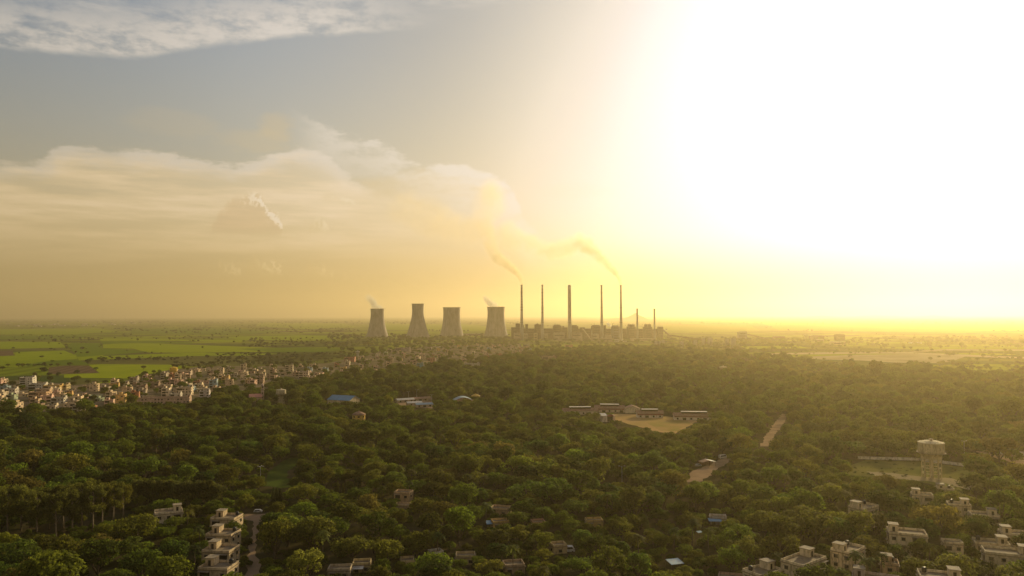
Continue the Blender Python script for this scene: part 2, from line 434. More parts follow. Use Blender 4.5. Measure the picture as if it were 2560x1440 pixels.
F_ = [  # field parcels of the plain (pixel outlines, projected to the ground)
    (darkg, [(-80, 948), (-80, 985), (170, 962), (175, 940), (60, 938)]),
    (rowed, [(-60, 918), (-60, 940), (120, 936), (122, 916)]),
    (brown, [(122, 919), (160, 914), (222, 914), (248, 932), (120, 936)]),
    (bright2, [(222, 912), (300, 908), (390, 907), (470, 915), (420, 930), (330, 946), (160, 944), (160, 936), (250, 933)]),
    (midg, [(60, 904), (215, 898), (222, 911), (160, 913), (60, 916)]),
    (olive, [(200, 901), (330, 893), (480, 888), (620, 886), (640, 900), (470, 912), (225, 910)]),
    (bright, [(194, 893), (330, 887), (480, 882), (700, 884), (640, 889), (480, 890), (330, 896), (197, 901)]),
    (bright, [(-80, 893), (-80, 915), (60, 913), (100, 905), (194, 897), (188, 889), (34, 889)]),
    (bright, [(40, 880), (160, 876), (192, 889), (36, 891)]),
    (brown, [(-60, 874), (33, 873), (34, 889), (-60, 891)]),
    (midg, [(168, 866), (180, 857), (250, 858), (256, 871), (340, 876), (366, 880), (300, 885), (194, 892), (184, 880)]),
    (bright2, [(258, 861), (345, 858), (480, 862), (700, 870), (860, 873), (800, 880), (520, 880), (366, 880), (330, 871), (258, 870)]),
    (olive, [(-80, 866), (164, 870), (160, 876), (-80, 877)]),
    (bright, [(-80, 856), (20, 854), (150, 855), (166, 869), (20, 872), (-80, 872)]),
    (midg, [(250, 853), (330, 852), (480, 856), (480, 860), (345, 857), (256, 860)]),
    (bright2, [(250, 847), (340, 846), (410, 846), (480, 850), (620, 851), (600, 855), (330, 851), (250, 852)]),
    (midg, [(-80, 840), (230, 838), (200, 846), (-80, 850)]),
    (bright, [(-80, 824), (80, 822), (240, 821), (300, 828), (180, 836), (-80, 837)]),
    (midg, [(320, 822), (560, 820), (700, 828), (620, 836), (330, 834)]),
    (midg, [(590, 872), (760, 868), (880, 872), (800, 880), (680, 880)]),
    (bright, [(560, 842), (760, 838), (880, 843), (800, 852), (600, 850)]),
    (olive, [(470, 902), (560, 899), (690, 906), (620, 916), (490, 914)]),
    (bright, [(955, 808), (1180, 812), (1280, 822), (1180, 828), (960, 824)]),
    (bright, [(650, 806), (850, 808), (900, 818), (760, 822), (640, 816)]),
    (bright, [(1660, 812), (1880, 815), (1900, 826), (1760, 830), (1650, 824)]),
    (bright2, [(1900, 806), (2200, 808), (2560, 812), (2640, 826), (2300, 830), (1950, 826)]),
    (bright, [(1420, 884), (1520, 882), (1560, 885), (1480, 888)]),
    (bright, [(1850, 866), (1990, 863), (2020, 870), (1870, 873)]),
    (midg, [(2250, 838), (2640, 834), (2640, 852), (2300, 848)]),
]
for m_, poly in F_: sheet('field', poly, m_)
TOWN = [(-260, 952), (60, 950), (180, 962), (300, 955), (420, 925), (520, 915), (640, 916), (740, 912), (820, 908), (880, 893), (960, 876), (1060, 866), (1180, 862), (1300, 858), (1330, 900), (1200, 918), (1060, 928), (960, 945), (880, 955), (740, 965), (660, 985), (560, 1000), (470, 1008), (340, 1022), (240, 1046), (120, 1042), (-260, 1056)]
sheet('town_ground', TOWN, town_m)
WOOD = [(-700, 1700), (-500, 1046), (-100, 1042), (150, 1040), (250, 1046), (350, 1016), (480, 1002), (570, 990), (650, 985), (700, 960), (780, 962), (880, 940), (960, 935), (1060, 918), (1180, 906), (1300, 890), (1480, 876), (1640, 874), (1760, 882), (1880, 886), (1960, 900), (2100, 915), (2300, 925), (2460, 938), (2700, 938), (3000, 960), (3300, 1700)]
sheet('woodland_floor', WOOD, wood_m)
sheet('ash_ground', [(1980, 893), (2060, 890), (2150, 887), (2230, 886), (2330, 886), (2420, 889), (2400, 896), (2380, 903), (2340, 908), (2230, 906), (2150, 901), (2060, 899)], ash_m)
sheet('path', [(2268, 881), (2300, 876), (2360, 873), (2640, 874), (2640, 877), (2360, 876), (2310, 880)], ash_m)
sheet('path', [(1880, 884), (2100, 880), (2260, 880), (2560, 893), (2640, 897), (2640, 899), (2400, 891), (2200, 884), (1890, 887)], ash_m)
PITCH_POLY = [(1530, 1034), (1600, 1036), (1735, 1047), (1742, 1054), (1705, 1075), (1690, 1084), (1640, 1080), (1560, 1056), (1528, 1046)]
sheet('sports_ground', PITCH_POLY, sand_m)
sheet('sports_grass', [(1600, 1046), (1700, 1050), (1725, 1056), (1690, 1078), (1650, 1076)], soil('worn_grass', (.25, .20, .06), (.34, .22, .09), .04))
LAWN = [(658, 1216), (668, 1184), (684, 1168), (722, 1146), (752, 1144), (748, 1160), (722, 1176), (716, 1192), (738, 1204), (736, 1220)]
sheet('lawn', LAWN, lawn_m)
ROAD1 = [(608, 1470), (618, 1420), (628, 1350), (632, 1302), (600, 1296), (600, 1286), (665, 1284), (662, 1298), (646, 1310), (642, 1350), (650, 1420), (648, 1470)]
sheet('road', ROAD1, track_m)
ROAD2 = [(1712, 1206), (1728, 1180), (1768, 1162), (1800, 1148), (1836, 1140), (1828, 1150), (1795, 1172), (1772, 1190), (1752, 1204)]
sheet('road', ROAD2, track_m)
ROAD3 = [(1900, 1116), (1912, 1092), (1934, 1060), (1956, 1034), (1972, 1036), (1956, 1062), (1940, 1084), (1922, 1116)]
sheet('road', ROAD3, track_m)
ROAD4 = [(2440, 1130), (2470, 1120), (2500, 1118), (2560, 1140), (2640, 1160), (2640, 1180), (2560, 1166), (2490, 1145)]
sheet('road', ROAD4, track_m)
CLEAR = [(2120, 1166), (2160, 1150), (2300, 1154), (2400, 1166), (2460, 1176), (2430, 1200), (2420, 1228), (2360, 1220), (2290, 1202), (2190, 1194), (2110, 1186)]
sheet('waste_ground', CLEAR, drygrass_m)
sheet('waste_ground', [(2165, 1178), (2230, 1182), (2290, 1190), (2380, 1196), (2440, 1215), (2425, 1226), (2350, 1205), (2280, 1200), (2190, 1190)], ash_m)
YARD = [(985, 1010), (1010, 995), (1075, 990), (1085, 1000), (1082, 1022), (1040, 1018)]
sheet('market_yard', YARD, track_m)
# low hills on the skyline
def hill(u, vb, wpx, hpx, m_, n=40, seed=1):
    p = at(u, vb); s = p.y / F
    rnd = random.Random(seed)
    Wd, H = wpx * s, hpx * s
    ph = [rnd.uniform(0, 6) for _ in range(6)]
    v, f = [], []
    for j in range(n + 1):
        for i in range(n + 1):
            a, b = i / n * 2 - 1, j / n * 2 - 1
            r = math.hypot(a, b)
            z = max(0, 1 - r) ** 1.1 * (1 + .16 * math.sin(a * 7 + ph[0]) * math.cos(b * 6 + ph[1])) - (.03 if r > .98 else 0)
            v.append((p.x + a * Wd / 2, p.y + b * Wd * .5, z * H))
    for j in range(n):
        for i in range(n):
            k = j * (n + 1) + i; f.append((k, k + 1, k + n + 2, k + n + 1))
    o = obj('hill', mesh('hill', v, f, m_, None, True)); o['kind'] = 'structure'
hill_m = soil('hillside', (.11, .095, .06), (.08, .075, .045), .004)
hill(1588, 801, 78, 18, hill_m)
hill(1565, 799.5, 150, 6, hill_m, seed=5)
hill(2050, 793.5, 120, 4.5, hill_m, seed=2); hill(2190, 793, 190, 5, hill_m, seed=3); hill(2330, 793, 160, 4, hill_m, seed=4); hill(890, 793, 90, 4, hill_m, seed=6)

# ------------------------------------------------------------------ power station on the plain
def spot(u, v):
    p = at(u, v); return p, p.y / F * 1.0
def bandmat(name, z0, z1, period, ca, cb, duty=.5):
    m = mat(name, ca, .9, .2, .05, stretch=(1, 1, .2), dirt=(.2, .15, .1))
    X.nt = m.node_tree; b = X.nt.nodes['Principled BSDF']
    src = b.inputs['Base Color'].links[0].from_socket
    t = node('ShaderNodeTexCoord'); _, _, z = sep(t.outputs['Object'])
    fr = X._m('FRACT', (z - z0) * (1 / period))
    k = X._m('LESS_THAN', fr, duty) * X._m('GREATER_THAN', z, z0) * X._m('LESS_THAN', z, z1)
    X.nt.links.new(mix(k, src, cb), b.inputs['Base Color'])
    return m
def chimney(u, vt, vb, wt_, wb, mt, label, flues=0, rings=3):
    p, s = spot(u, vb); H = (vb - vt) * s; r0, r1 = wb * s / 2, wt_ * s / 2
    e = empty('chimney', p)
    prof = [(r0, -1), (r0 * .98, 0)] + [(r1 + (r0 - r1) * (1 - t) ** 1.35, H * t) for t in (.1, .2, .3, .4, .5, .6, .7, .8, .9)] + [(r1, H * .985)]
    MB().lathe(prof, 28).obj('shaft', mt, e, True)
    if flues:
        MB().lathe([(r1 * 1.02, H * .985), (r1 * 1.02, H * .99), (r1 * .7, H * .992)], 28).obj('cap', dark_m, e)
        for i in range(3):
            a = i * 2.094 + .4
            MB().lathe([(r1 * .36, H * .99), (r1 * .36, H * 1.012)], 14, math.cos(a) * r1 * .52, math.sin(a) * r1 * .52).obj('flue', mt, e)
    else:
        MB().lathe([(r1 * 1.0, H * .985), (r1 * 1.14, H * .988), (r1 * 1.14, H), (r1 * .8, H), (r1 * .8, H * .99)], 28).obj('cap', dark_m, e)
    for i in range(rings):
        t = .32 + i * .27
        r = r1 + (r0 - r1) * (1 - t) ** 1.35
        MB().lathe([(r * .99, H * t), (r + 1.4, H * t), (r + 1.4, H * t + 1.2), (r + 1.25, H * t + 1.2), (r + 1.25, H * t + .25), (r * .99, H * t + .25)], 24, cap=False).obj('gallery', steel_m, e)
    tag(e, 'chimney', label, 'chimneys of the power station', mark=None)
    return e, H
Hc = 222.0
b1 = bandmat('banded_concrete', Hc * .53, Hc * .97, 10.5, (.44, .40, .34), (.19, .15, .125))
b2 = bandmat('banded_concrete_faded', Hc * .48, Hc * .99, 13.0, (.40, .35, .29), (.22, .18, .145))
b3 = bandmat('ringed_concrete', Hc * .58, Hc * .93, 6.4, (.38, .34, .28), (.25, .21, .17))
b4 = bandmat('plain_concrete', Hc * .6, Hc * .95, 16.0, (.36, .31, .25), (.29, .245, .195))
b5 = bandmat('short_banded', 62, 122, 5.2, (.38, .33, .27), (.22, .18, .145))
ch1, H1 = chimney(1304.5, 712, 851, 4.6, 9.2, b1, 'tall red-banded smoking chimney beside the widest cooling tower')
chimney(1356.4, 712, 851, 4.2, 8.0, b2, 'tall slender chimney with faded bands and no smoke')
chimney(1424.3, 714, 851, 8.0, 9.6, b3, 'thick straight-sided chimney topped by three flues', flues=1, rings=1)
chimney(1504.7, 713, 851, 4.2, 8.6, b4, 'tall plain tapering chimney without smoke left of the smoking one')
ch5, H5 = chimney(1553.0, 713, 851, 4.2, 8.4, b4, 'tall plain tapering chimney trailing the longer smoke plume')
chimney(1593.6, 771.5, 850, 4.2, 5.0, b5, 'short straight chimney standing in front of the small hill', rings=1)
chimney(1636.6, 772, 850, 4.0, 5.0, b5, 'short straight chimney outermost in the chimney row', rings=1)
for t_, u_ in (('the red-banded chimney', 1304), ('the three-flue chimney', 1424), ('the outermost short chimney', 1636)): MARKS.append((t_, u_, 840))

def cooling_tower(u, vt, vb, wt_, wth, wb, zt, label):
    p, s = spot(u, vb); H = (vb - vt) * s; rt, rth, rb = wt_ * s / 2, wth * s / 2, wb * s / 2
    zc = H * zt; b = zc / math.sqrt((rb / rth) ** 2 - 1); zb = 7.0
    def rad(z): return rth * math.sqrt(1 + ((zc - z) / b) ** 2) if z < zc else rth + (rt - rth) * ((z - zc) / (H - zc)) ** 1.6
    zs = [zb + (H - zb) * i / 26 for i in range(27)]
    prof = [(rad(z), z) for z in zs] + [(rad(z) - 1.1, z) for z in reversed(zs)]
    e = empty('cooling_tower', p)
    MB().lathe(prof + [prof[0]], 56, cap=False).obj('shell', conc_m, e, True)
    MB().lathe([(rt + .1, H - 1.6), (rt + 1.6, H - 1.2), (rt + 1.6, H + .3), (rt - 1.0, H + .3)], 56, cap=False).obj('rim', slab_m, e)
    leg = MB(); n = 36
    for i in range(n):
        a, c = 2 * math.pi * i / n, 2 * math.pi * (i + .5) / n
        for q in (a, 2 * math.pi * (i + 1) / n):
            leg.tube([((rad(zb) * math.cos(c), rad(zb) * math.sin(c), zb + .2), .55), (((rb + 2) * math.cos(q), (rb + 2) * math.sin(q), -.5), .55)], 5)
    leg.obj('leg_ring', conc_m, e)
    tag(e, 'cooling tower', label, 'cooling towers of the power station')
    return e, H, rt
ct1 = cooling_tower(943.0, 772, 845, 33.5, 32.5, 58, .84, 'dark squat cooling tower standing apart beside the green fields, steaming')
cooling_tower(1044.5, 759.5, 846, 30.2, 28.6, 62, .80, 'tallest cooling tower, narrow-necked and without steam')
cooling_tower(1129.2, 768.5, 843, 43.0, 41.5, 62, .78, 'broad cooling tower without steam between the tallest and the steaming one')
ct4 = cooling_tower(1240.0, 767.5, 844, 43.5, 42.0, 62, .80, 'broad steaming cooling tower nearest to the chimneys')
MARKS += [('the tallest cooling tower', 1044, 838), ('the dark squat cooling tower', 943, 838), ('the widest steaming cooling tower', 1240, 838)]

def block(name, u0, u1, vt, vb, deep, m, label, cat, ups=(), color=None, group=None, stacks=(), vents=0):
    """industrial building: body, raised structures, roof stacks"""
    p, s = spot((u0 + u1) / 2, vb); W = (u1 - u0) * s / 2; H = (vb - vt) * s
    e = empty(name, p)
    MB().box(-W, W, 0, deep, -.5, H).obj('wall', m, e, color=color)
    MB().box(-W - .5, W + .5, -.5, deep + .5, H + .003, H + .9).obj('roof', slab_m if m is not steel_m else steel_m, e)
    for a, b, t in ups:
        q = MB(); x0, x1, h = (a - (u0 + u1) / 2) * s, (b - (u0 + u1) / 2) * s, (vb - t) * s
        q.box(x0, x1, deep * .15, deep * .8, H + .905, h)
        q.obj('upper_storey', m, e, color=color)
    for a, t in stacks:
        x, h = (a - (u0 + u1) / 2) * s, (vb - t) * s
        MB().lathe([(.9, H + .9), (.7, h)], 8, x, deep * .5).obj('vent_pipe', steel_m, e)
    q = MB(); nf = max(1, int(H / 9))
    for k in range(nf):
        z = (k + .5) * H / nf
        n = max(1, int(2 * W / 7))
        for i in range(n):
            pass
        a = random.uniform(.55, .93) * W
        MB().box(-a, a * random.uniform(.7, 1), -.12, .02, z - 1.4, z + 1.2).obj('window_band', dark_m, e)
    tag(e, cat, label, group)
    return e
brick_m = mat('brown_cladding', (.17, .10, .07), .9, .45, .06, dirt=(.08, .055, .045))
pale_m = mat('pale_cladding', (.36, .27, .19), .9, .3, .06, dirt=(.18, .12, .085))
BH = 'boiler houses of the power station'
block('boiler_house', 1278, 1311, 819, 848.5, 60, steel_m, 'dark boiler house directly behind the red-banded chimney', 'boiler house', [(1289, 1300, 809), (1301, 1310, 813)], None, BH, [(1293, 806)])
block('lift_tower', 1313.5, 1320, 811, 848, 20, steel_m, 'small dark tower just right of the red-banded chimney', 'tower')
block('boiler_house', 1337, 1354, 812, 848.5, 60, steel_m, 'dark boiler house with a mast behind the slender banded chimney', 'boiler house', [(1340, 1347, 809.5)], None, BH, [(1344, 807), (1351, 809)])
block('turbine_hall', 1305, 1384, 821.5, 847, 35, brick_m, 'long brown turbine hall behind the two banded chimneys', 'hall', [], None, 'turbine halls')
block('boiler_house', 1384, 1404, 815, 848.5, 60, steel_m, 'dark hump-roofed boiler house left of the three-flue chimney', 'boiler house', [(1386, 1401, 812)], None, BH, [(1389, 808), (1395, 810)])
block('boiler_house', 1405, 1419, 819, 848.5, 45, steel_m, 'lower dark block touching the three-flue chimney', 'boiler house', [(1407, 1411, 815)], None, BH)
block('boiler_house', 1429, 1446, 816, 848.5, 55, steel_m, 'dark boiler house right beside the three-flue chimney', 'boiler house', [(1430, 1443, 813)], None, BH, [(1431, 809)])
block('turbine_hall', 1446, 1482, 822, 847, 35, brick_m, 'low brown hall behind the sloping conveyor', 'hall', [], None, 'turbine halls')
block('boiler_house', 1481, 1503, 816, 848.5, 55, steel_m, 'dark boiler house left of the fourth tall chimney', 'boiler house', [(1483, 1500, 813)], None, BH, [(1488, 808.5), (1494, 811)])
block('lift_tower', 1509.5, 1515, 814, 848, 20, steel_m, 'small dark tower right of the fourth tall chimney', 'tower')
block('turbine_hall', 1505, 1572, 822, 847, 35, brick_m, 'low brown hall under the small puff of steam', 'hall', [], None, 'turbine halls')
block('boiler_house', 1532, 1549, 817, 848.5, 50, mat('blue_cladding', (.10, .115, .15), .8, .3, .08, dirt=(.09, .07, .06)), 'bluish boiler house left of the longer smoking chimney', 'boiler house', [(1534, 1547, 814)], None, BH, [(1534, 808.5)])
block('boiler_house', 1571, 1590, 818, 848, 50, steel_m, 'spiky dark boiler house left of the short chimney by the hill', 'boiler house', [(1573, 1579, 811), (1582, 1588, 811.5)], None, BH, [(1575, 808.5), (1585, 808.5)])
block('boiler_house', 1612, 1631, 818, 848, 50, steel_m, 'spiky dark boiler house left of the outermost chimney', 'boiler house', [(1615, 1620, 811), (1624, 1629, 811)], None, BH, [(1617, 808.5), (1627, 808.5)])
block('turbine_hall', 1572, 1650, 823, 847, 30, brick_m, 'low brown hall behind the two short chimneys', 'hall', [], None, 'turbine halls')
block('coal_bunker', 1646, 1658.5, 818, 849, 25, steel_m, 'tall dark coal bunker at the end of the plant', 'bunker', [(1646, 1659, 817)])
EG = 'dust filters in front of the boiler houses'
for a, b, t, lb in ((1284, 1303, 834, 'pale filter house at the foot of the red-banded chimney'), (1309.5, 1320, 835, 'narrow pale filter house right of the red-banded chimney foot'),
                    (1360, 1370, 836, 'pale filter house right of the slender banded chimney foot'), (1384, 1412, 833.5, 'wide pale filter house left of the three-flue chimney foot'),
                    (1430, 1456, 833.5, 'wide pale filter house right of the three-flue chimney foot'), (1479, 1497, 836, 'pale filter house left of the fourth tall chimney foot'), (1513, 1530, 839, 'low pale filter house right of the fourth tall chimney foot')):
    e = block('filter_house', a, b, t + 1, 851.5, 22, pale_m, lb, 'filter house', [], None, EG)
    p, s = spot((a + b) / 2, 851.5); n = max(2, int((b - a) / 6)); Wd = (b - a) * s
    for i in range(n):
        x0 = -Wd / 2 + i * Wd / n; x1 = x0 + Wd / n - .6; h = (851.5 - t - 1) * s + .91
        MB().prism([(x0, h), (x1, h), (x1 - Wd / n * .2, h + 3), (x0 + Wd / n * .2, h + 3)], 1, 21).obj('hopper_roof', pale_m, e)
block('office_tower', 1334.5, 1344, 834, 853, 15, mat('yellow_render', (.46, .35, .18), .9, .25, .1), 'yellowish tower house left of the slender banded chimney foot', 'tower', [(1336, 1342, 832.5)])
block('tank_house', 1536, 1548, 849, 854, 14, plaster_m, 'bright low shed left of the longer smoking chimney foot', 'shed', [], (.72, .66, .56), 'bright low sheds')
block('tank_house', 1555, 1567, 849, 854, 14, plaster_m, 'bright low shed right of the longer smoking chimney foot', 'shed', [], (.72, .66, .56), 'bright low sheds')
block('store_shed', 1500, 1534, 846, 853, 20, pale_m, 'long pale store shed in front of the fourth tall chimney', 'shed')
block('store_shed', 1395, 1452, 847, 852.6, 12, pale_m, 'long low store shed across the foot of the three-flue chimney', 'shed')
block('store_shed', 1575, 1640, 846.5, 852.6, 12, pale_m, 'long low store shed across the feet of the short chimneys', 'shed')
block('store_shed', 1158, 1212, 834.5, 839.5, 14, pale_m, 'low grey shed between the two broad cooling towers', 'shed')

def conveyor(u0, v0, u1, v1, ub, vb, w_, label, m):
    """inclined gallery from its head (u0,v0) down to its tail, over ground at row vb"""
    p, s = spot(ub, vb); e = empty('conveyor', p)
    a = Vector(((u0 - ub) * s, 0, (vb - v0) * s)); b = Vector(((u1 - ub) * s, -12, (vb - v1) * s))
    d = (b - a); L = d.length; M = Matrix.Translation(a) @ d.to_track_quat('X', 'Z').to_matrix().to_4x4()
    MB().box(0, L, -w_ / 2, w_ / 2, -w_ * .45, w_ * .45, M).obj('gallery', m, e)
    for t in (.3, .6, .85):
        q = a + d * t
        MB().box(q.x - .7, q.x + .7, q.y - .7, q.y + .7, -.5, q.z - w_ * .6).obj('trestle', steel_m, e)
    tag(e, 'conveyor', label)
conveyor(1456, 822, 1476, 849, 1466, 851, 5.5, 'sloping coal conveyor gallery right of the three-flue chimney', pale_m)
block('transfer_tower', 1450, 1462, 819, 849.8, 14, steel_m, 'dark transfer tower at the top of the sloping conveyor', 'tower')
conveyor(1657, 824, 1676, 842, 1666, 851, 6, 'dim conveyor gallery running down from the coal bunker', steel_m)
conveyor(1868, 835.5, 1920, 848, 1890, 850, 5, 'thin dark conveyor running down from the bluish block', steel_m)
conveyor(1676, 838, 1752, 849, 1715, 856, 4.5, 'long low conveyor towards the silos', steel_m)

def silo(u, vt, vb, wpx, label):
    p, s = spot(u, vb); r, H = wpx * s / 2, (vb - vt) * s
    e = empty('silo', p)
    MB().lathe([(r, -.5), (r, H)], 24).obj('shell', conc_m, e, True)
    MB().lathe([(r * 1.04, H + .003), (r * 1.04, H + .6), (r * .12, H + r * .22), (r * .05, H + r * .3)], 24).obj('roof', slab_m, e)
    MB().box(r + .003, r + 1.2, -.5, .5, 0, H + 1).obj('ladder', steel_m, e)
    tag(e, 'silo', label, 'silos beyond the wood')
for u, t, b, w_, lb in ((1640, 853, 868, 7.5, 'pale silo leftmost of the three close to the plant'), (1648.5, 853.5, 868, 7, 'pale silo in the middle of the three close to the plant'), (1657.5, 851, 868, 8, 'pale silo rightmost of the three close to the plant'),
                        (1704, 854.5, 870, 9, 'short pale silo alone between the two silo groups'), (1738, 851, 870, 9, 'slim pale silo left of the paired silos'), (1759, 845.5, 864, 8.5, 'narrower of the paired silos in the middle'),
                        (1775, 845.5, 864, 12, 'widest pale silo of the middle pair'), (1817, 848, 867, 9.5, 'pale silo left of the end silo'), (1833.5, 847, 870, 12, 'stout pale silo at the end of the silo row')):
    silo(u, t, b, w_, lb)
MARKS.append(('the silo row', 1770, 862))
block('crusher_house', 1847, 1868, 831, 849, 22, mat('grey_blue_cladding', (.15, .16, .18), .8, .3, .08), 'bluish crusher block right of the silos with a conveyor', 'block', [(1850, 1866, 829)])
block('plant_shed', 1936, 1962, 841, 849.5, 20, brick_m, 'low dark shed right of the thin conveyor', 'shed')
block('plant_shed', 2028, 2061, 839.5, 850, 25, brick_m, 'dim brown shed right of the small far water tower', 'shed', [(2034, 2056, 838)])
block('plant_shed', 2040, 2060, 849, 854, 20, pale_m, 'pale low annex in front of the dim brown shed', 'shed')
block('crusher_house', 2092, 2113, 837, 852, 24, steel_m, 'dark upright block near the ash ground', 'block', [(2095, 2111, 835.5)])
block('plant_shed', 2080, 2114, 855, 862, 20, pale_m, 'pale shed in front of the dark upright block', 'shed')
block('plant_shed', 2278, 2304, 856, 858.6, 18, plaster_m, 'bluish-white long shed far beyond the ash ground', 'shed', [], (.5, .55, .6))

# ------------------------------------------------------------------ water towers, houses
KEEP = []         # picture areas that stay free of nearer crowns: (u0, v0, u1, v1, distance)
FOOT = []         # footprints on the ground: (x, y, radius)
def keep(u0, v0, u1, v1, d): KEEP.append((u0, v0, u1, v1, d))

def water_tower(u, vb, H, R_, zc, zk, rcol, ncol, m, label, color, mark, ladder=True):
    p, s = spot(u, vb); e = empty('water_tower', p, .3)
    zt = H - R_ * .22
    MB().lathe([(rcol + .5, zc), (R_ * .80, zc + (zk - zc) * .45), (R_ * .97, zk - .2), (R_, zk), (R_, zt), (R_ * .99, zt)], 40).obj('tank', m, e, False, color=color)
    MB().lathe([(R_ * 1.02, zt + .003), (R_ * 1.02, zt + .4), (R_ * .97, zt + .46), (R_ * .85, zt + R_ * .09), (R_ * .6, zt + R_ * .17), (R_ * .3, H - .06), (.02, H)], 40).obj('dome', m, e, True, color=color)
    MB().lathe([(.9, H - .15), (.9, H + .6), (1.3, H + .6), (1.3, H + .8), (.1, H + 1.3)], 12).obj('vent', m, e, color=color)
    MB().lathe([(R_ + .003, zk - .1), (R_ + .8, zk - .1), (R_ + .8, zk + .08), (R_ + .003, zk + .08)], 40, cap=False).obj('walkway', slab_m, e)
    rail = MB()
    for hz in (.55, 1.05):
        rail.tube([((R_ + .75) * math.cos(i * math.pi / 20), (R_ + .75) * math.sin(i * math.pi / 20), zk + hz) and (((R_ + .75) * math.cos(i * math.pi / 20), (R_ + .75) * math.sin(i * math.pi / 20), zk + hz), .05) for i in range(41)], 4)
    rail.obj('railing', steel_m, e)
    for i in range(ncol):
        a = 2 * math.pi * i / ncol
        x, y = rcol * math.cos(a), rcol * math.sin(a)
        MB().box(-.32, .32, -.32, .32, -.6, zc + .3, Matrix.Translation((x, y, 0)) @ Matrix.Rotation(a, 4, 'Z')).obj('column', m, e, color=color)
    MB().lathe([(1.1, -.5), (1.1, zc + .2)], 14).obj('shaft', m, e, color=color)
    nb = 3 if zc > 9 else 2
    for k in range(1, nb + 1):
        z = zc * k / (nb + .6); b = MB()
        for i in range(ncol):
            a, c = 2 * math.pi * i / ncol, 2 * math.pi * (i + 1) / ncol
            b.tube([((rcol * math.cos(a), rcol * math.sin(a), z), .26), ((rcol * math.cos(c), rcol * math.sin(c), z), .26)], 4)
        b.obj('brace_ring', m, e, color=color)
    if ladder:
        l = MB()
        for dx_ in (-.25, .25): l.tube([((rcol + 1.0, dx_, 0), .05), ((rcol + 1.0, dx_, zc), .05), ((R_ + .35, dx_, zk), .05), ((R_ + .35, dx_, zt + 1), .05)], 4)
        l.obj('ladder', steel_m, e)
    tag(e, 'water tower', label, mark=mark)
    FOOT.append((p.x, p.y, R_ + 3))
    return e
water_tower(2329.5, 1197, 23.2, 7.2, 12.4, 15.9, 5.2, 8, plaster_m, 'big cream water tower with domed tank on eight columns', (.58, .47, .27), 'the big cream water tower')
keep(2290, 1095, 2370, 1200, 466)
water_tower(702.5, 1012, 17.6, 5.3, 10.0, 12.2, 3.1, 6, plaster_m, 'small cream water tower on columns beside the minaret', (.52, .44, .29), 'the small cream water tower')
keep(686, 966, 719, 1006, 845)
water_tower(433.5, 941, 15.5, 6.0, 5.5, 9.0, 4.6, 6, plaster_m, 'bright yellow water tower rising above the town roofs', (.75, .47, .05), 'the yellow water tower', False)
keep(420, 912, 446, 938, 1200)
water_tower(1132.5, 862, 17, 6.0, 11, 13, 3, 6, plaster_m, 'distant tan water tower below the broad cooling tower', (.5, .34, .2), None, False)
water_tower(1404, 893, 12, 5.0, 8, 9.5, 3, 6, plaster_m, 'small distant water tower at the edge of the wood', (.55, .42, .3), None, False)
water_tower(894, 893, 15, 4.6, 10, 12, 3, 6, plaster_m, 'small grey water tower behind the red house', (.5, .45, .36), None, False)
water_tower(2015, 850, 22, 9, 13, 16, 5, 8, plaster_m, 'dim water tower far beyond the wood near brown sheds', (.4, .33, .22), None, False)
water_tower(1808, 930, 10, 6.5, 5, 7, 4, 6, plaster_m, 'yellowish squat water tank rising from the hazy wood', (.62, .50, .28), 'the squat tank in the wood', False)
keep(1798, 905, 1816, 920, 1330)

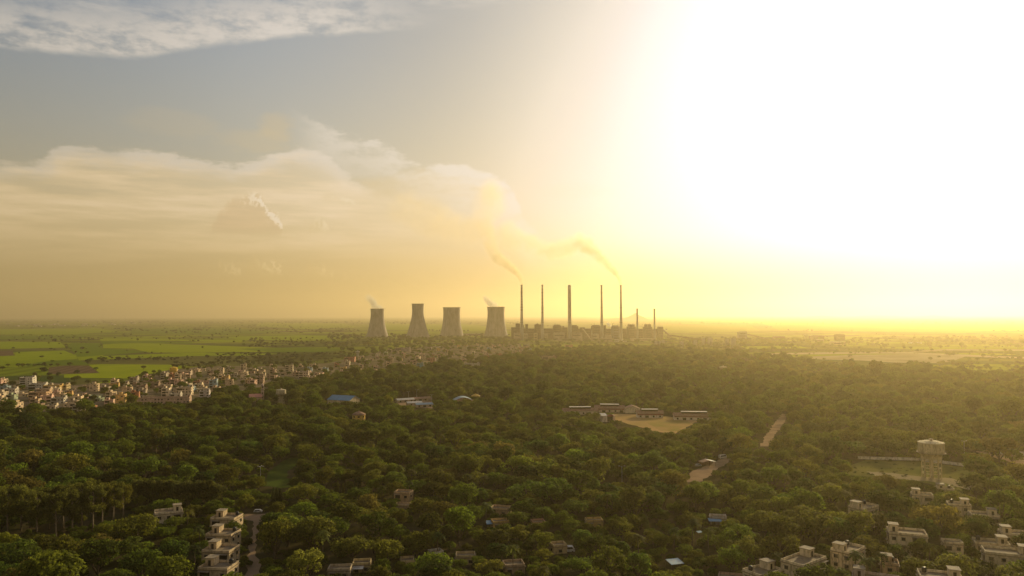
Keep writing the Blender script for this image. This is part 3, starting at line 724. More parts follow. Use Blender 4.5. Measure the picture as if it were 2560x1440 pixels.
TPL = {}
def house_tpl(key, W, D, fl, near=False, balcony=True, roofset='stair', fh=3.1, seed=0):
    """meshes of one kind of flat-roofed house; [(part name, mesh, painted, [(sub name, mesh, painted)])]"""
    if key in TPL: return TPL[key]
    rnd = random.Random(seed + hash(key) % 7 if isinstance(key, int) else seed)
    H = fl * fh; x, y = W / 2, D / 2; P = []
    def B(*b): return MB().box(*b)
    P.append(('wall', B(-x, x, -y, y, -.6, H).mesh('wall', plaster_m), 1, []))
    P.append(('roof', B(-x - .3, x + .3, -y - .3, y + .3, H + .003, H + .2).mesh('roof', roof_m), 0, []))
    t, h0, h1 = .2, H + .203, H + 1.05
    q = MB(); q.box(-x, x, -y, -y + t, h0, h1); q.box(-x, x, y - t, y, h0, h1); q.box(-x, -x + t, -y + t, y - t, h0, h1); q.box(x - t, x, -y + t, y - t, h0, h1)
    P.append(('parapet', q.mesh('parapet', plaster_m), 1, []))
    if roofset == 'stair':
        sx = x - 2.2 if seed % 2 else -x + 2.2
        P.append(('stair_room', B(sx - 1.7, sx + 1.7, y - 4.6, y - .6, h0 + .002, H + 2.9).mesh('stair_room', plaster_m), 1,
                  [('roof', B(sx - 2, sx + 2, y - 4.9, y - .4, H + 2.903, H + 3.1).mesh('roof', slab_m), 0), ('door', B(sx - .5, sx + .5, y - 4.68, y - 4.603, h0, H + 2.2).mesh('door', dark_m), 0)]))
        tx = -x + 2 if seed % 2 else x - 2
        if seed % 3:
            P.append(('water_tank', MB().lathe([(.75, h0 + .4), (.8, h0 + .5), (.8, h0 + 1.7), (.5, h0 + 2.0), (.3, h0 + 2.05)], 14, tx, y - 2).mesh('water_tank', tank_m, True), 0, []))
            P.append(('tank_stand', B(tx - .9, tx + .9, y - 2.9, y - 1.1, h0 + .002, h0 + .39).mesh('tank_stand', slab_m), 0, []))
    faces = [('f', W, -y), ('r', D, x), ('l', D, -x)]
    for fc, L, off in faces:
        n = max(1, int(L / 3.4))
        for k in range(fl):
            z = k * fh
            skip = set()
            if fc == 'f' and balcony and n >= 2:
                a = -L / 2 + .5; b = a + L * ((.30 if seed % 2 else .38) if near else (.42 if seed % 2 else .55))
                if seed % 3 == 0: a, b = -b, -a
                a, b = min(a, b), max(a, b)
                op = MB().box(a + .3, b - .3, off - .05, off + .02, z + .35, z + 2.55).mesh('veranda_shade', dark_m)  # dark panel on the flat wall, painting the shade of a recess
                P.append(('veranda_shade', op, 0, []))
                if k:
                    q = MB(); q.box(a, b, off - 1.3, off - .06, z - .1, z + .08); q.box(a, b, off - 1.3, off - 1.18, z + .083, z + .95); q.box(a, a + .12, off - 1.17, off - .06, z + .083, z + .95); q.box(b - .12, b, off - 1.17, off - .06, z + .083, z + .95)
                    P.append(('balcony', q.mesh('balcony', plaster_m), 1, []))
                q = MB().box(a, b, off - 1.4, off - .06, z + 2.72, z + 2.88)
                P.append(('sunshade', q.mesh('sunshade', slab_m), 0, []))
                skip = (a - .9, b + .9)
            for i in range(n):
                c = -L / 2 + (i + .5) * L / n
                if skip and skip[0] < c < skip[1]: continue
                if not near and rnd.random() < .25: continue
                ww = 1.5 if near else 1.9
                def W_(a0, a1, o0, o1, z0, z1):
                    lo, hi = (off - o1, off - o0) if fc != 'r' else (off + o0, off + o1)
                    return MB().box(a0, a1, lo, hi, z0, z1) if fc == 'f' else MB().box(lo, hi, a0, a1, z0, z1)
                subs = []
                if near:
                    subs = [('sunshade', W_(c - ww / 2 - .25, c + ww / 2 + .25, .0, .6, z + 2.3, z + 2.4).mesh('sunshade', slab_m), 0),
                            ('sill', W_(c - ww / 2 - .1, c + ww / 2 + .1, .0, .14, z + .86, z + .95).mesh('sill', slab_m), 0)]
                P.append(('window', W_(c - ww / 2, c + ww / 2, -.02, .05, z + .953, z + 2.25).mesh('window', glass_m), 0, subs))
    if near:
        q = MB()
        for i in range(4):
            q.tube([((-x + .3, -y + 1 + i * 1.3, 0), .06), ((-x - .07, -y + 1 + i * 1.3, .1), .06), ((-x - .07, -y + 1 + i * 1.3, H), .06)], 5)
        P.append(('drain_pipe', q.mesh('drain_pipe', steel_m), 0, []))
    TPL[key] = P
    return P
def house(tpl, loc, rz, color, name='house'):
    e = empty(name, loc, rz)
    for n, me, paint, subs in tpl:
        o = obj(n, me, e, color=color if paint else None)
        for sn, sme, sp in subs: obj(sn, sme, o, color=color if sp else None)
    return e
KINDS = [house_tpl(1, 10, 9, 1, seed=1), house_tpl(2, 9, 9, 2, seed=2), house_tpl(3, 12, 9, 2, seed=3), house_tpl(4, 9, 10, 3, seed=4), house_tpl(5, 13, 9, 1, seed=5, roofset=None), house_tpl(6, 11, 10, 2, seed=6), house_tpl(7, 10, 9, 3, seed=7), house_tpl(8, 8, 8, 1, seed=8)]
KFL = ['single-storey', 'two-storey', 'two-storey', 'three-storey', 'single-storey', 'two-storey', 'three-storey', 'single-storey']
PAINT = [('cream', (.74, .56, .36)), ('white', (.74, .60, .42)), ('pale pink', (.70, .44, .33)), ('ochre', (.68, .43, .15)), ('grey', (.44, .36, .27)), ('tan', (.62, .44, .28)), ('pale blue', (.30, .40, .44)), ('terracotta', (.48, .20, .10)), ('pale green', (.40, .46, .30)), ('bare brown', (.34, .23, .16))]
PW = [24, 9, 18, 8, 10, 18, 4, 4, 3, 9]
def special(u, vb, W, D, fl, rz, color, label, cat='house', mark=None, near=False, balcony=True, name='house', group=None, kp=None, seed=1, fh=3.1, roofset='stair', desc=None):
    p = at(u, vb)
    e = house(house_tpl((W, D, fl, near, balcony, seed, fh, roofset), W, D, fl, near, balcony, roofset, fh, seed), p, rz, color, name)
    tag(e, cat, label, group, desc, (u, vb - 8), mark)
    FOOT.append((p.x, p.y, max(W, D) * .62))
    s = p.y / F
    a = math.hypot(W, D) / 2 / s
    if kp is None: kp = (u - a * .95, vb - (fl * fh + 3) / s, u + a * .95, vb - fl * fh * .35 / s)
    keep(*kp, p.y - 4)
    return e
TOWNGRP = 'houses of the town'
# ---- houses of the town one can single out
special(70, 966, 17, 12, 4, .12, (.74, .68, .58), 'tall white four-storey block with an orange stripe above the town roofs', 'apartment block', 'the white four-storey block', name='town_block')
special(95, 972, 22, 10, 2, .1, (.66, .62, .54), 'white two-storey house right of the white four-storey block', name='town_block')
special(134, 976, 22, 12, 2, .05, (.66, .43, .13), 'long yellow two-storey house facing the plain', 'house', 'the long yellow house', name='town_block')
special(160, 974, 12, 11, 2, .05, (.58, .45, .22), 'yellowish house joined to the long yellow one', name='town_block')
special(148, 1009, 14, 10, 2, .1, (.62, .56, .46), 'white house with a blue shop front at the wood edge', 'house', 'the blue-fronted house', name='town_block')
special(100, 1000, 20, 14, 3, .1, (.62, .40, .24), 'big tan three-storey house among the lower town roofs', name='town_block')
special(110, 992, 16, 11, 3, .1, (.64, .48, .34), 'tan house directly behind the big tan house', name='town_block')
special(28, 985, 14, 10, 2, .1, (.62, .55, .47), 'white house with dark verandas near the lower town edge', name='town_block')
special(412, 1008, 56, 10, 2, .14, (.60, .40, .29), 'long pale pink two-storey school range at the wood edge', 'school', 'the long pink range', name='school_range', balcony=False)
special(440, 998, 12, 9, 2, .14, (.66, .60, .50), 'white house standing behind the end of the long pink range', name='town_block')
special(462, 988, 18, 12, 3, .15, (.66, .52, .36), 'cream three-storey house with stacked verandas right of the long pink range', name='town_block')
special(512, 998, 11, 10, 3, .2, (.68, .58, .52), 'whitish three-storey villa at the wood edge', 'house', 'the whitish villa', name='town_block')
special(460, 938, 24, 14, 2, .15, (.55, .42, .32), 'wide cream house with a pillared top beside the yellow water tower', name='town_block')
special(875, 905, 22, 14, 3, .0, (.55, .24, .15), 'red three-storey house by the field edge', 'house', 'the red house by the fields', name='town_block')
special(1077, 907, 16, 12, 3, .1, (.52, .22, .13), 'red-fronted house right of the grey apartment range', name='town_block')
special(1050, 918, 12, 11, 2, .1, (.12, .33, .40), 'turquoise house at the wood edge', 'house', 'the turquoise house', name='town_block')
special(1180, 914, 30, 14, 1, .1, (.60, .56, .46), 'wide white flat house with rooftop posts', name='town_block')
special(1007, 879, 40, 16, 3, .05, (.50, .38, .32), 'grey-pink apartment range in the far suburb', 'apartment block', 'the grey-pink apartment range', name='town_block')
special(723, 932, 13, 12, 4, .2, (.64, .52, .34), 'tall cream house above the middle of the town', 'house', 'the tall cream house', name='town_block')
special(760, 945, 15, 12, 3, .1, (.60, .46, .36), 'three-storey house with a white roof hut right of the tall cream house', name='town_block')
special(1316, 869, 20, 14, 3, .1, (.48, .38, .28), 'tan three-storey block below the red-banded chimney', name='town_block')
special(1422, 868, 24, 16, 2, .1, (.58, .30, .16), 'orange house below the three-flue chimney', name='town_block')
special(1372, 898, 30, 12, 2, .1, (.50, .34, .22), 'brown house half hidden in the hazy wood', name='town_block')
# ---- the rest of the town
def curve_y(P, u):
    for (a, b), (c, d) in zip(P, P[1:]):
        if a <= u <= c: return b + (d - b) * (u - a) / (c - a)
UP = [(-80, 953), (60, 962), (180, 972), (300, 962), (420, 938), (520, 922), (640, 922), (740, 918), (820, 912), (880, 903), (960, 880), (1060, 868), (1180, 864), (1340, 862)]
LO = [(-80, 1044), (120, 1034), (240, 1030), (340, 1002), (470, 990), (560, 982), (660, 966), (740, 956), (880, 946), (960, 936), (1060, 922), (1200, 908), (1340, 894)]
rt = random.Random(11); nh = 0
v = 866.0
while v < 1046:
    step = 5.0 + max(0, v - 900) * .052
    wpx = 15 / (at(600, v).y / F) * (1.15 if v > 930 else 1.9)
    u = -70 + rt.uniform(0, wpx)
    while u < 1335:
        uu, vv = u + rt.uniform(-.25, .25) * wpx, v + rt.uniform(-.45, .45) * step
        u += wpx * rt.uniform(.85, 1.35)
        uy, ly = curve_y(UP, max(-79, min(1339, uu))), curve_y(LO, max(-79, min(1339, uu)))
        if not uy < vv < ly: continue
        p = at(uu, vv)
        if uu > 820 and rt.random() < .22: continue
        if uu > 470 and (ly - vv) < 8 and rt.random() < .5: continue
        if rt.random() < .12: continue
        k = rt.choices(range(8), [10, 14, 12, 5, 8, 12, 3, 8])[0]
        if any(math.hypot(p.x - a, p.y - b) < r + 5.5 for a, b, r in FOOT): continue
        pn, pc = rt.choices(PAINT, PW)[0]
        j = rt.uniform(.95, 1.2)
        e = house(KINDS[k], p, rt.choice((.12, .12, .3, -.1, 1.69)) + rt.uniform(-.06, .06), tuple(c * j for c in pc))
        FOOT.append((p.x, p.y, 6)); nh += 1
        tag(e, 'house', None, TOWNGRP, f'{pn} {KFL[k]} house', (uu, vv - 6))
    v += step
# ---- special shapes near the town and in the wood
def gable(u, vb, W, D, h, rise, rz, wallcol, roofm, label, cat, name, mark=None, kp=None, monitor=False, front=None, group=None, wins=True, axis='x'):
    """pitched-roof building, ridge along its length W"""
    p = at(u, vb); e = empty(name, p, rz); x, y = W / 2, D / 2
    q = MB(); q.box(-x, x, -y, y, -.6, h); q.obj('wall', plaster_m, e, color=wallcol)
    for s_ in (-1, 1):
        g = MB(); g.add([(s_ * x, -y, h), (s_ * x, y, h), (s_ * x, 0, h + rise), (s_ * (x - .3), -y, h), (s_ * (x - .3), y, h), (s_ * (x - .3), 0, h + rise)], [(0, 1, 2), (5, 4, 3), (0, 3, 4, 1), (1, 4, 5, 2), (2, 5, 3, 0)])
        g.obj('gable', plaster_m, e, color=wallcol)
    o_ = .7; t = .18; k = rise / y
    r = MB()
    for s_ in (-1, 1):
        r.add([(-x - o_, s_ * (y + o_), h - o_ * k + .03), (x + o_, s_ * (y + o_), h - o_ * k + .03), (x + o_, 0, h + rise + .03), (-x - o_, 0, h + rise + .03),
               (-x - o_, s_ * (y + o_), h - o_ * k + .03 + t), (x + o_, s_ * (y + o_), h - o_ * k + .03 + t), (x + o_, 0, h + rise + .03 + t), (-x - o_, 0, h + rise + .03 + t)],
              [(0, 1, 2, 3), (7, 6, 5, 4), (0, 4, 5, 1), (2, 6, 7, 3), (0, 3, 7, 4), (1, 5, 6, 2)])
    r.obj('roof', roofm, e)
    if monitor:
        m_ = MB(); m_.box(-x * .62, x * .62, -y * .34, y * .34, h + rise * .7, h + rise + 1.1)
        m_.obj('roof_lantern', dark_m, e)
        MB().prism([(-x * .64, h + rise + 1.103), (x * .64, h + rise + 1.103), (x * .64, h + rise + 1.35), (-x * .64, h + rise + 1.35)], -y * .5, y * .5).obj('lantern_roof', white_roof, e)
    if front:
        fm, z0, z1, frac = front
        MB().box(-x * frac, x * frac, -y - .08, -y - .003, z0, z1).obj('front_band', fm, e)
    if wins:
        n = max(2, int(W / 5.5))
        for i in range(n):
            c = -x + (i + .5) * W / n; big = i % 3 == 1
            MB().box(c - (1.6 if big else .9), c + (1.6 if big else .9), -y - .14, -y + .02, .1 if big else 1.0, 2.6).obj('doorway' if big else 'window', dark_m, e)
    tag(e, cat, label, group, mark=mark, uv=(u, vb - 10))
    FOOT.append((p.x, p.y, max(W, D) * .56))
    if kp: keep(*kp, p.y - 4)
    return e
white_roof = mat('white_sheet_roof', (.55, .51, .44), .6, .25, .3, dirt=(.32, .25, .18), spec=.4)
maroon = mat('maroon_paint', (.22, .06, .05), .8, .3, .3, dirt=(.14, .08, .06))
tile_m = mat('dusty_tile_roof', (.30, .17, .11), .9, .35, .5, dirt=(.16, .10, .07))
blue_roof = mat('blue_sheet_roof', (.09, .23, .36), .55, .2, .25, dirt=(.10, .17, .24), spec=.4)
paleblue_roof = mat('pale_blue_sheet_roof', (.22, .33, .40), .5, .2, .3, dirt=(.3, .3, .28), spec=.4)
pink_roof = mat('pink_roof', (.58, .25, .19), .85, .25, .4)
gable(859, 1010, 30, 19, 5.5, 4.2, -.42, (.60, .48, .30), blue_roof, 'blue-roofed hall with a cream gable standing in the wood', 'hall', 'hall', 'the blue-roofed hall', (822, 980, 905, 1004), wins=True)
# curved shed roof
def vault(u, vb, W, D, h, rise, rz, label, kp):
    p = at(u, vb); e = empty('barrel_roofed_shed', p, rz)
    MB().box(-W / 2, W / 2, -D / 2, D / 2, -.6, h).obj('wall', plaster_m, e, color=(.42, .25, .17))
    n = 10; arc = [(-W / 2 - .5 + (W + 1) * i / n, h + .05 + rise * math.sin(math.pi * i / n)) for i in range(n + 1)]
    MB().prism(arc + [(a, b + .2) for a, b in reversed(arc)], -D / 2 - .5, D / 2 + .5).obj('roof', paleblue_roof, e)
    MB().prism([(a, b - .08) for a, b in arc] , -D / 2 + .02, D / 2 - .02).obj('gable', plaster_m, e, color=(.42, .25, .17))
    tag(e, 'shed', label, mark='the curved blue-grey roof', uv=(u, vb - 12)); FOOT.append((p.x, p.y, W * .6)); keep(*kp, p.y - 4)
vault(1157, 1010, 20, 16, 4.5, 3.6, .2, 'curved blue-grey roofed shed rising out of the wood', (1132, 976, 1184, 997))
def dome_house(u, vb, r, h, wallcol, domem, label, kp, finial=True, name='domed_house', cat='domed house', mark=None):
    p = at(u, vb); e = empty(name, p)
    MB().lathe([(r, -.6), (r, h)], 20).obj('wall', plaster_m, e, color=wallcol)
    MB().lathe([(r + .5, h + .003), (r + .5, h + .3), (r * .8, h + r * .25), (r * .45, h + r * .42), (.25, h + r * .5)], 20).obj('dome', domem, e, True)
    MB().lathe([(.5, h + r * .48), (.5, h + r * .48 + .6), (.1, h + r * .48 + 1.2)], 10).obj('finial', domem, e)
    for i in range(8):
        a = i * math.pi / 4 + .2
        MB().box(r - .1, r + .06, -.7, .7, h - 2.2, h - .7, Matrix.Rotation(a, 4, 'Z')).obj('window', dark_m, e)
    tag(e, cat, label, mark=mark, uv=(u, vb - 10)); FOOT.append((p.x, p.y, r + 3)); keep(*kp, p.y - 4)
dome_house(897, 1056, 6.0, 7.2, (.66, .42, .08), tile_m, 'round yellow house with a dusty red domed roof in the wood', (880, 1026, 916, 1048), mark='the round yellow house')
dome_house(1189, 1002, 5.0, 5.5, (.72, .48, .12), mat('golden_paint', (.6, .36, .06), .6, .25, .5), 'small golden domed shrine right of the curved shed', (1177, 976, 1202, 990), name='shrine', cat='shrine')
# minaret with prayer hall
def minaret(u, vb, H, r, label):
    p = at(u, vb); e = empty('minaret', p, .3)
    MB().box(-r, r, -r, r, -.5, H * .62).obj('shaft', plaster_m, e, color=(.56, .40, .32))
    MB().box(-r * 1.35, r * 1.35, -r * 1.35, r * 1.35, H * .62 + .003, H * .66).obj('gallery', slab_m, e)
    MB().box(-r * .8, r * .8, -r * .8, r * .8, H * .66 + .003, H * .84).obj('upper_shaft', plaster_m, e, color=(.56, .40, .32))
    MB().lathe([(r * .95, H * .84 + .003), (r, H * .88), (r * .7, H * .94), (r * .2, H * .98), (.05, H)], 14).obj('dome', plaster_m, e, True, color=(.6, .45, .36))
    for z in (.2, .4, .74): MB().box(-r * .35, r * .35, -r - .05 if z < .6 else -r * .8 - .05, -r * .75, H * z, H * z + 2).obj('window', dark_m, e)
    tag(e, 'minaret', label, mark='the minaret', uv=(u, vb - 15)); FOOT.append((p.x, p.y, 4)); keep(u - 6, vb - H / (p.y / F), u + 6, vb - 6, p.y - 4)
minaret(656, 1003, 21.0, 1.7, 'slim pinkish minaret beside the pink-roofed hall')
gable(638, 1004, 13, 11, 6.0, 2.8, .5, (.58, .38, .30), pink_roof, 'pink-roofed prayer hall left of the minaret', 'hall', 'prayer_hall', None, (625, 974, 650, 995))
# school round the sports ground
BR = 'school buildings round the sports ground'
gable(1450, 1036, 34, 11, 4.2, 2.2, .05, (.62, .52, .42), tile_m, 'low tiled school range half hidden left of the open stage', 'school', 'school_range', None, (1425, 1014, 1478, 1027), True, None, BR)
gable(1524, 1030, 30, 11, 4.4, 2.4, -.12, (.60, .46, .36), tile_m, 'tiled school range behind the open stage', 'school', 'school_range', None, (1488, 1013, 1560, 1029), True, (maroon, 3.0, 4.2, .98), BR)
gable(1580, 1032, 10, 15, 4.8, 2.8, 1.57, (.66, .56, .40), tile_m, 'cream gabled school hall facing the sports ground', 'school', 'school_hall', 'the gabled school hall', (1566, 1014, 1596, 1034), False, None, BR, False)
gable(1624, 1044, 25, 10, 4.6, 2.4, -.04, (.66, .56, .46), tile_m, 'white school range with a maroon band behind the sports ground', 'school', 'school_range', 'the maroon-banded school range', (1592, 1016, 1656, 1046), True, (maroon, 2.9, 4.5, .99), BR)
gable(1735, 1050, 38, 10, 4.4, 2.4, -.1, (.64, .54, .44), tile_m, 'long school range right of the sports ground', 'school', 'school_range', None, (1698, 1022, 1772, 1046), True, (maroon, 3.1, 4.3, .99), BR)
def stage(u, vb):
    p = at(u, vb); e = empty('open_stage', p, .18)
    MB().box(-6, -1.2, -3, 4, -.5, 6).obj('side_room', plaster_m, e, color=(.62, .52, .42))
    MB().box(4.6, 6.2, -3, 4, -.5, 6.3).obj('wing_wall', plaster_m, e, color=(.62, .42, .32))
    MB().box(-1.197, 4.597, 3, 4, -.5, 6.3).obj('back_wall', maroon, e)
    MB().box(-1.197, 4.597, -3, 2.997, -.5, .8).obj('floor', slab_m, e)
    MB().box(-1.19, 4.59, -1.2, 2.99, .85, 5.2).obj('opening_shade', dark_m, e)  # solid near-black block standing in for the shade inside the stage
    MB().prism([(-1.4, 5.4), (4.8, 5.4), (4.8, 6.6), (1.7, 7.8), (-1.4, 6.6)], -3.2, -2.8).obj('pediment', maroon, e)
    MB().add([(-6.5, -3.5, 6.05), (-1.0, -3.5, 6.05), (-1.0, 4.5, 7.6), (-6.5, 4.5, 7.6), (-6.5, -3.5, 6.25), (-1.0, -3.5, 6.25), (-1.0, 4.5, 7.8), (-6.5, 4.5, 7.8)], [(3, 2, 1, 0), (4, 5, 6, 7), (0, 1, 5, 4), (2, 3, 7, 6), (0, 4, 7, 3), (1, 2, 6, 5)]).obj('roof', white_roof, e)
    tag(e, 'stage', 'open-fronted maroon stage with a pale roof by the sports ground', mark='the open stage', uv=(u, vb - 10)); FOOT.append((p.x, p.y, 8)); keep(1500, 1026, 1540, 1050, p.y - 4)
stage(1519, 1055)
# market sheds
MS = 'pale market roofs in the wood'
for u, vb, W, D, rz, c, lb in ((1012, 1006, 20, 8, .5, white_roof, 'low pale market roof left of its neighbour'), (1047, 1003, 20, 10, .5, tile_m, 'tall-roofed brown market hall'), (1035, 1014, 16, 8, .4, white_roof, 'pale market roof in the middle of the yard'), (1060, 1018, 18, 7, .35, paleblue_roof, 'bluish market roof nearest to the lower yard')):
    gable(u, vb, W, D, 3.4, 1.3, rz, (.5, .38, .26), c, lb, 'market shed', 'market_shed', 'the market yard' if 'bluish' in lb else None, (u - 20, vb - 16, u + 20, vb - 3), False, None, MS, True)
# ---- apartment blocks and quarters in the foreground
AG = 'apartment blocks among the trees'
APT = (.68, .55, .34); APT2 = (.58, .47, .29)
def apt(uc, vt, W, D, fl, rz, label, color=APT, seed=3, cut=.45, mark=None, group=AG, name='apartment_block', cat='apartment block', roofset='stair'):
    if group == AG: W, D, cut = W * .88, D * .9, min(.75, cut + .12)
    H = fl * 3.1 + (2.9 if roofset else .9); vb = vt + 40
    for _ in range(8):
        p = at(uc, vb); s = p.y / F
        vb = vt + (H * .96 + (abs(D * math.cos(rz)) + abs(W * math.sin(rz))) * .45 * CAMH / p.y) / s
    a = (abs(W * math.cos(rz)) + abs(D * math.sin(rz))) / 2 / s
    kp = (uc - a * .8, vt, uc + a * .8, vb - (vb - vt) * (.42 + .55 * cut))
    return special(uc, vb, W, D, fl, rz, color, label, cat, mark, True, True, name, group, kp, seed, 3.1, roofset)
apt(2160, 1247, 14, 9, 3, .62, 'pale three-storey block with a bare window wall, highest of the cluster', seed=4, mark='the highest pale block', cut=.12)
apt(2268, 1308, 16, 10, 3, -.35, 'broad-roofed pale block with a dark roof door', APT, 6, .2, 'the broad-roofed block')
apt(2121, 1346, 14, 9, 3, .75, 'tall pale block with a long stair room beside the palm trees', APT, 4, .2)
apt(2010, 1368, 18, 10, 3, .68, 'large pale block with balconies in the lower wood', APT, 3, .1, 'the large balconied block')
apt(1908, 1398, 14, 9, 2, .55, 'two-storey pale block left of the large balconied block', APT, 5, .15)
apt(2305, 1221, 11, 7, 2, -.35, 'small white two-storey block below the big water tower', APT, 6, .4)
apt(2362, 1208, 10, 6, 1, -.3, 'low block just under the big water tower', APT, 8, .3)
apt(2397, 1244, 11, 7, 2, -.35, 'pale block with bright roof corners right of the small white block', APT, 7, .4)
apt(2460, 1268, 13, 8, 2, -.3, 'wide pale block with rooftop hut below the compound wall', APT, 3, .5)
apt(2540, 1313, 13, 8, 2, -.3, 'pale block cut by the frame edge', APT, 6, .4)
apt(2381, 1348, 8, 6, 2, -.3, 'lone pale wall rising from dense trees', APT, 8, .3, roofset=None)
apt(2478, 1334, 14, 8, 2, -.35, 'dim block behind the lowest row of trees', APT2, 5, .4)
apt(2520, 1354, 18, 10, 3, -.4, 'broad three-storey block at the lower frame edge', APT2, 3, .3)
apt(2352, 1412, 15, 9, 3, -.35, 'flat-roofed block rising at the bottom of the view', APT, 5, .1)
apt(2190, 1415, 17, 9, 2, -.45, 'low long block standing among the palms', (.48, .38, .30), 6, .3)
apt(2224, 1384, 7, 7, 2, -.4, 'small house tucked between palms', (.55, .36, .2), 8, .5)
HG = 'terraced houses beside the dirt road'
for i, (uc, vt, lb) in enumerate(((567, 1274, 'farthest terraced house of the row by the dirt road'), (558, 1312, 'second farthest terraced house with clutter on its roof'), (552, 1350, 'second nearest terraced house of the row by the dirt road'), (546, 1390, 'nearest terraced house of the row by the dirt road'))):
    apt(uc, vt, 11.5, 9, 2, -.12, lb, (.56, .43, .27), 2 + i * 2, .12, 'the terraced row' if i == 1 else None, HG, 'terraced_house', 'house')
apt(421, 1260, 12, 8, 2, .45, 'cream house with a roof hut left of the terraced row', (.62, .52, .36), 3, .15, 'the cream house with roof hut', None, 'house', 'house')
QG = 'low quarters among the trees'
for uc, vt, W, D, fl, rz, col_, lb, cut in (
        (1009, 1225, 10, 7, 2, -.2, (.50, .33, .18), 'tan house with stepped walls in a gap of the wood', .1), (1008, 1256, 9, 6, 1, -.2, (.46, .32, .19), 'brown wall and roof below the stepped tan house', .2),
        (1252, 1263, 11, 7, 1, -.3, (.52, .35, .19), 'tan quarters behind the blue canopy', .25), (1250, 1296, 9, 6, 1, .25, (.55, .36, .13), 'ochre quarters right of the blue canopy', .1),
        (905, 1398, 8, 6, 1, .1, (.52, .40, .20), 'yellowish quarters with a dark doorway near the bottom', .1), (1018, 1392, 6, 6, 1, .2, (.56, .42, .22), 'small yellowish house with two dark windows', .1),
        (1089, 1372, 6, 5, 1, .5, (.5, .46, .40), 'pale flat roof poking out of the crowns', .3), (1164, 1380, 9, 6, 1, .1, (.46, .35, .19), 'tan flat-roofed quarters behind a large round crown', .3),
        (1396, 1354, 7, 6, 1, .25, (.48, .36, .19), 'tan house end beside the white bus', .2), (1284, 1400, 9, 7, 1, .2, (.40, .28, .18), 'dark-roofed quarters at the bottom of the view', .3),
        (1795, 1286, 9, 6, 1, -.2, (.50, .44, .38), 'pale roofed quarters behind the deep blue canopy', .2), (1845, 1432, 16, 8, 1, -.3, (.48, .30, .2), 'reddish flat roof at the bottom beside a bright crown', .2),
        (850, 1412, 10, 6, 1, .05, (.45, .36, .25), 'low grey quarters left of the yellowish quarters', .4), (1345, 1298, 7, 6, 1, .2, (.46, .25, .15), 'reddish quarters deep between crowns', .3), (1485, 1294, 9, 6, 1, .1, (.5, .34, .12), 'yellow-walled quarters in the middle of the lower wood', .3)):
    apt(uc, vt, W * .85, D * .9, fl, rz, lb, col_, 5 if fl == 1 else 2, .35 + cut, None, QG, 'quarters', 'house', None)
MARKS += [('the stepped tan house', 1009, 1245), ('the yellowish quarters', 905, 1410)]
def canopy(u, v, W, D, h, m, label, rz=0.0):
    p = at(u, v + h / (at(u, v).y / F)); e = empty('canopy', p, rz)
    M = Matrix.Rotation(.12, 4, 'X')
    MB().box(-W / 2, W / 2, -D / 2, D / 2, h, h + .12, M).obj('roof', m, e)
    for sx in (-1, 1):
        for sy in (-1, 1):
            MB().box(sx * (W / 2 - .2) - .06, sx * (W / 2 - .2) + .06, sy * (D / 2 - .2) - .06, sy * (D / 2 - .2) + .06, -.2, h + sy * D * .06 - .16).obj('post', steel_m, e)
    tag(e, 'canopy', label, 'sheet canopies among the trees', mark=label.split(' over')[0].replace('bright', 'the bright') if 'bright blue' in label else None, uv=(u, v)); FOOT.append((p.x, p.y, 3))
    s = p.y / F; keep(u - W / 2 / s, v - 6, u + W / 2 / s, v + 12, p.y - 3)
canopy(1227, 1306, 4.6, 4.5, 3.0, blue_roof, 'bright blue canopy over the ochre yard', .2)
canopy(1787, 1300, 6, 4, 3.0, blue_roof, 'deep blue canopy in front of the pale quarters', -.1)
canopy(1686, 1404, 5.5, 5, 3.2, paleblue_roof, 'pale blue canopy near the bottom of the wood', .3)
canopy(1748, 1330, 2.4, 2, 2.6, blue_roof, 'tiny blue canopy between two palms', .3)
canopy(880, 1418, 9, 4, 2.8, white_roof, 'long white sheet canopy beside the yellowish quarters', .05)
# road shed, walls, masts, vehicles
def openshed(u, v):
    p = at(u, v); e = empty('open_shed', p, .25)
    MB().add([(-5, -3, 3.2), (0, -3, 4.3), (0, 3, 4.3), (-5, 3, 3.2), (-5, -3, 3.35), (0, -3, 4.45), (0, 3, 4.45), (-5, 3, 3.35)], [(0, 1, 2, 3), (7, 6, 5, 4), (0, 4, 5, 1), (2, 6, 7, 3), (0, 3, 7, 4), (1, 5, 6, 2)]).obj('roof', tile_m, e)
    MB().add([(0.003, -3, 4.3), (5, -3, 3.2), (5, 3, 3.2), (0.003, 3, 4.3), (0.003, -3, 4.45), (5, -3, 3.35), (5, 3, 3.35), (0.003, 3, 4.45)], [(0, 1, 2, 3), (7, 6, 5, 4), (0, 4, 5, 1), (2, 6, 7, 3), (0, 3, 7, 4), (1, 5, 6, 2)]).obj('roof', white_roof, e)
    for x_ in (-4.7, 0, 4.7):
        for y_ in (-2.8, 2.8): MB().box(x_ - .1, x_ + .1, y_ - .1, y_ + .1, -.2, 3.15 if x_ else 4.2).obj('post', steel_m, e)
    MB().box(-4.6, 4.6, 2.4, 2.6, -.2, 2.9).obj('back_wall', plaster_m, e, color=(.4, .25, .16))
    tag(e, 'shed', 'open roadside shed with a two-tone pitched roof', mark='the roadside shed', uv=(u, v)); FOOT.append((p.x, p.y, 7)); keep(u - 20, v - 16, u + 30, v + 6, p.y - 6)
openshed(1768, 1166)
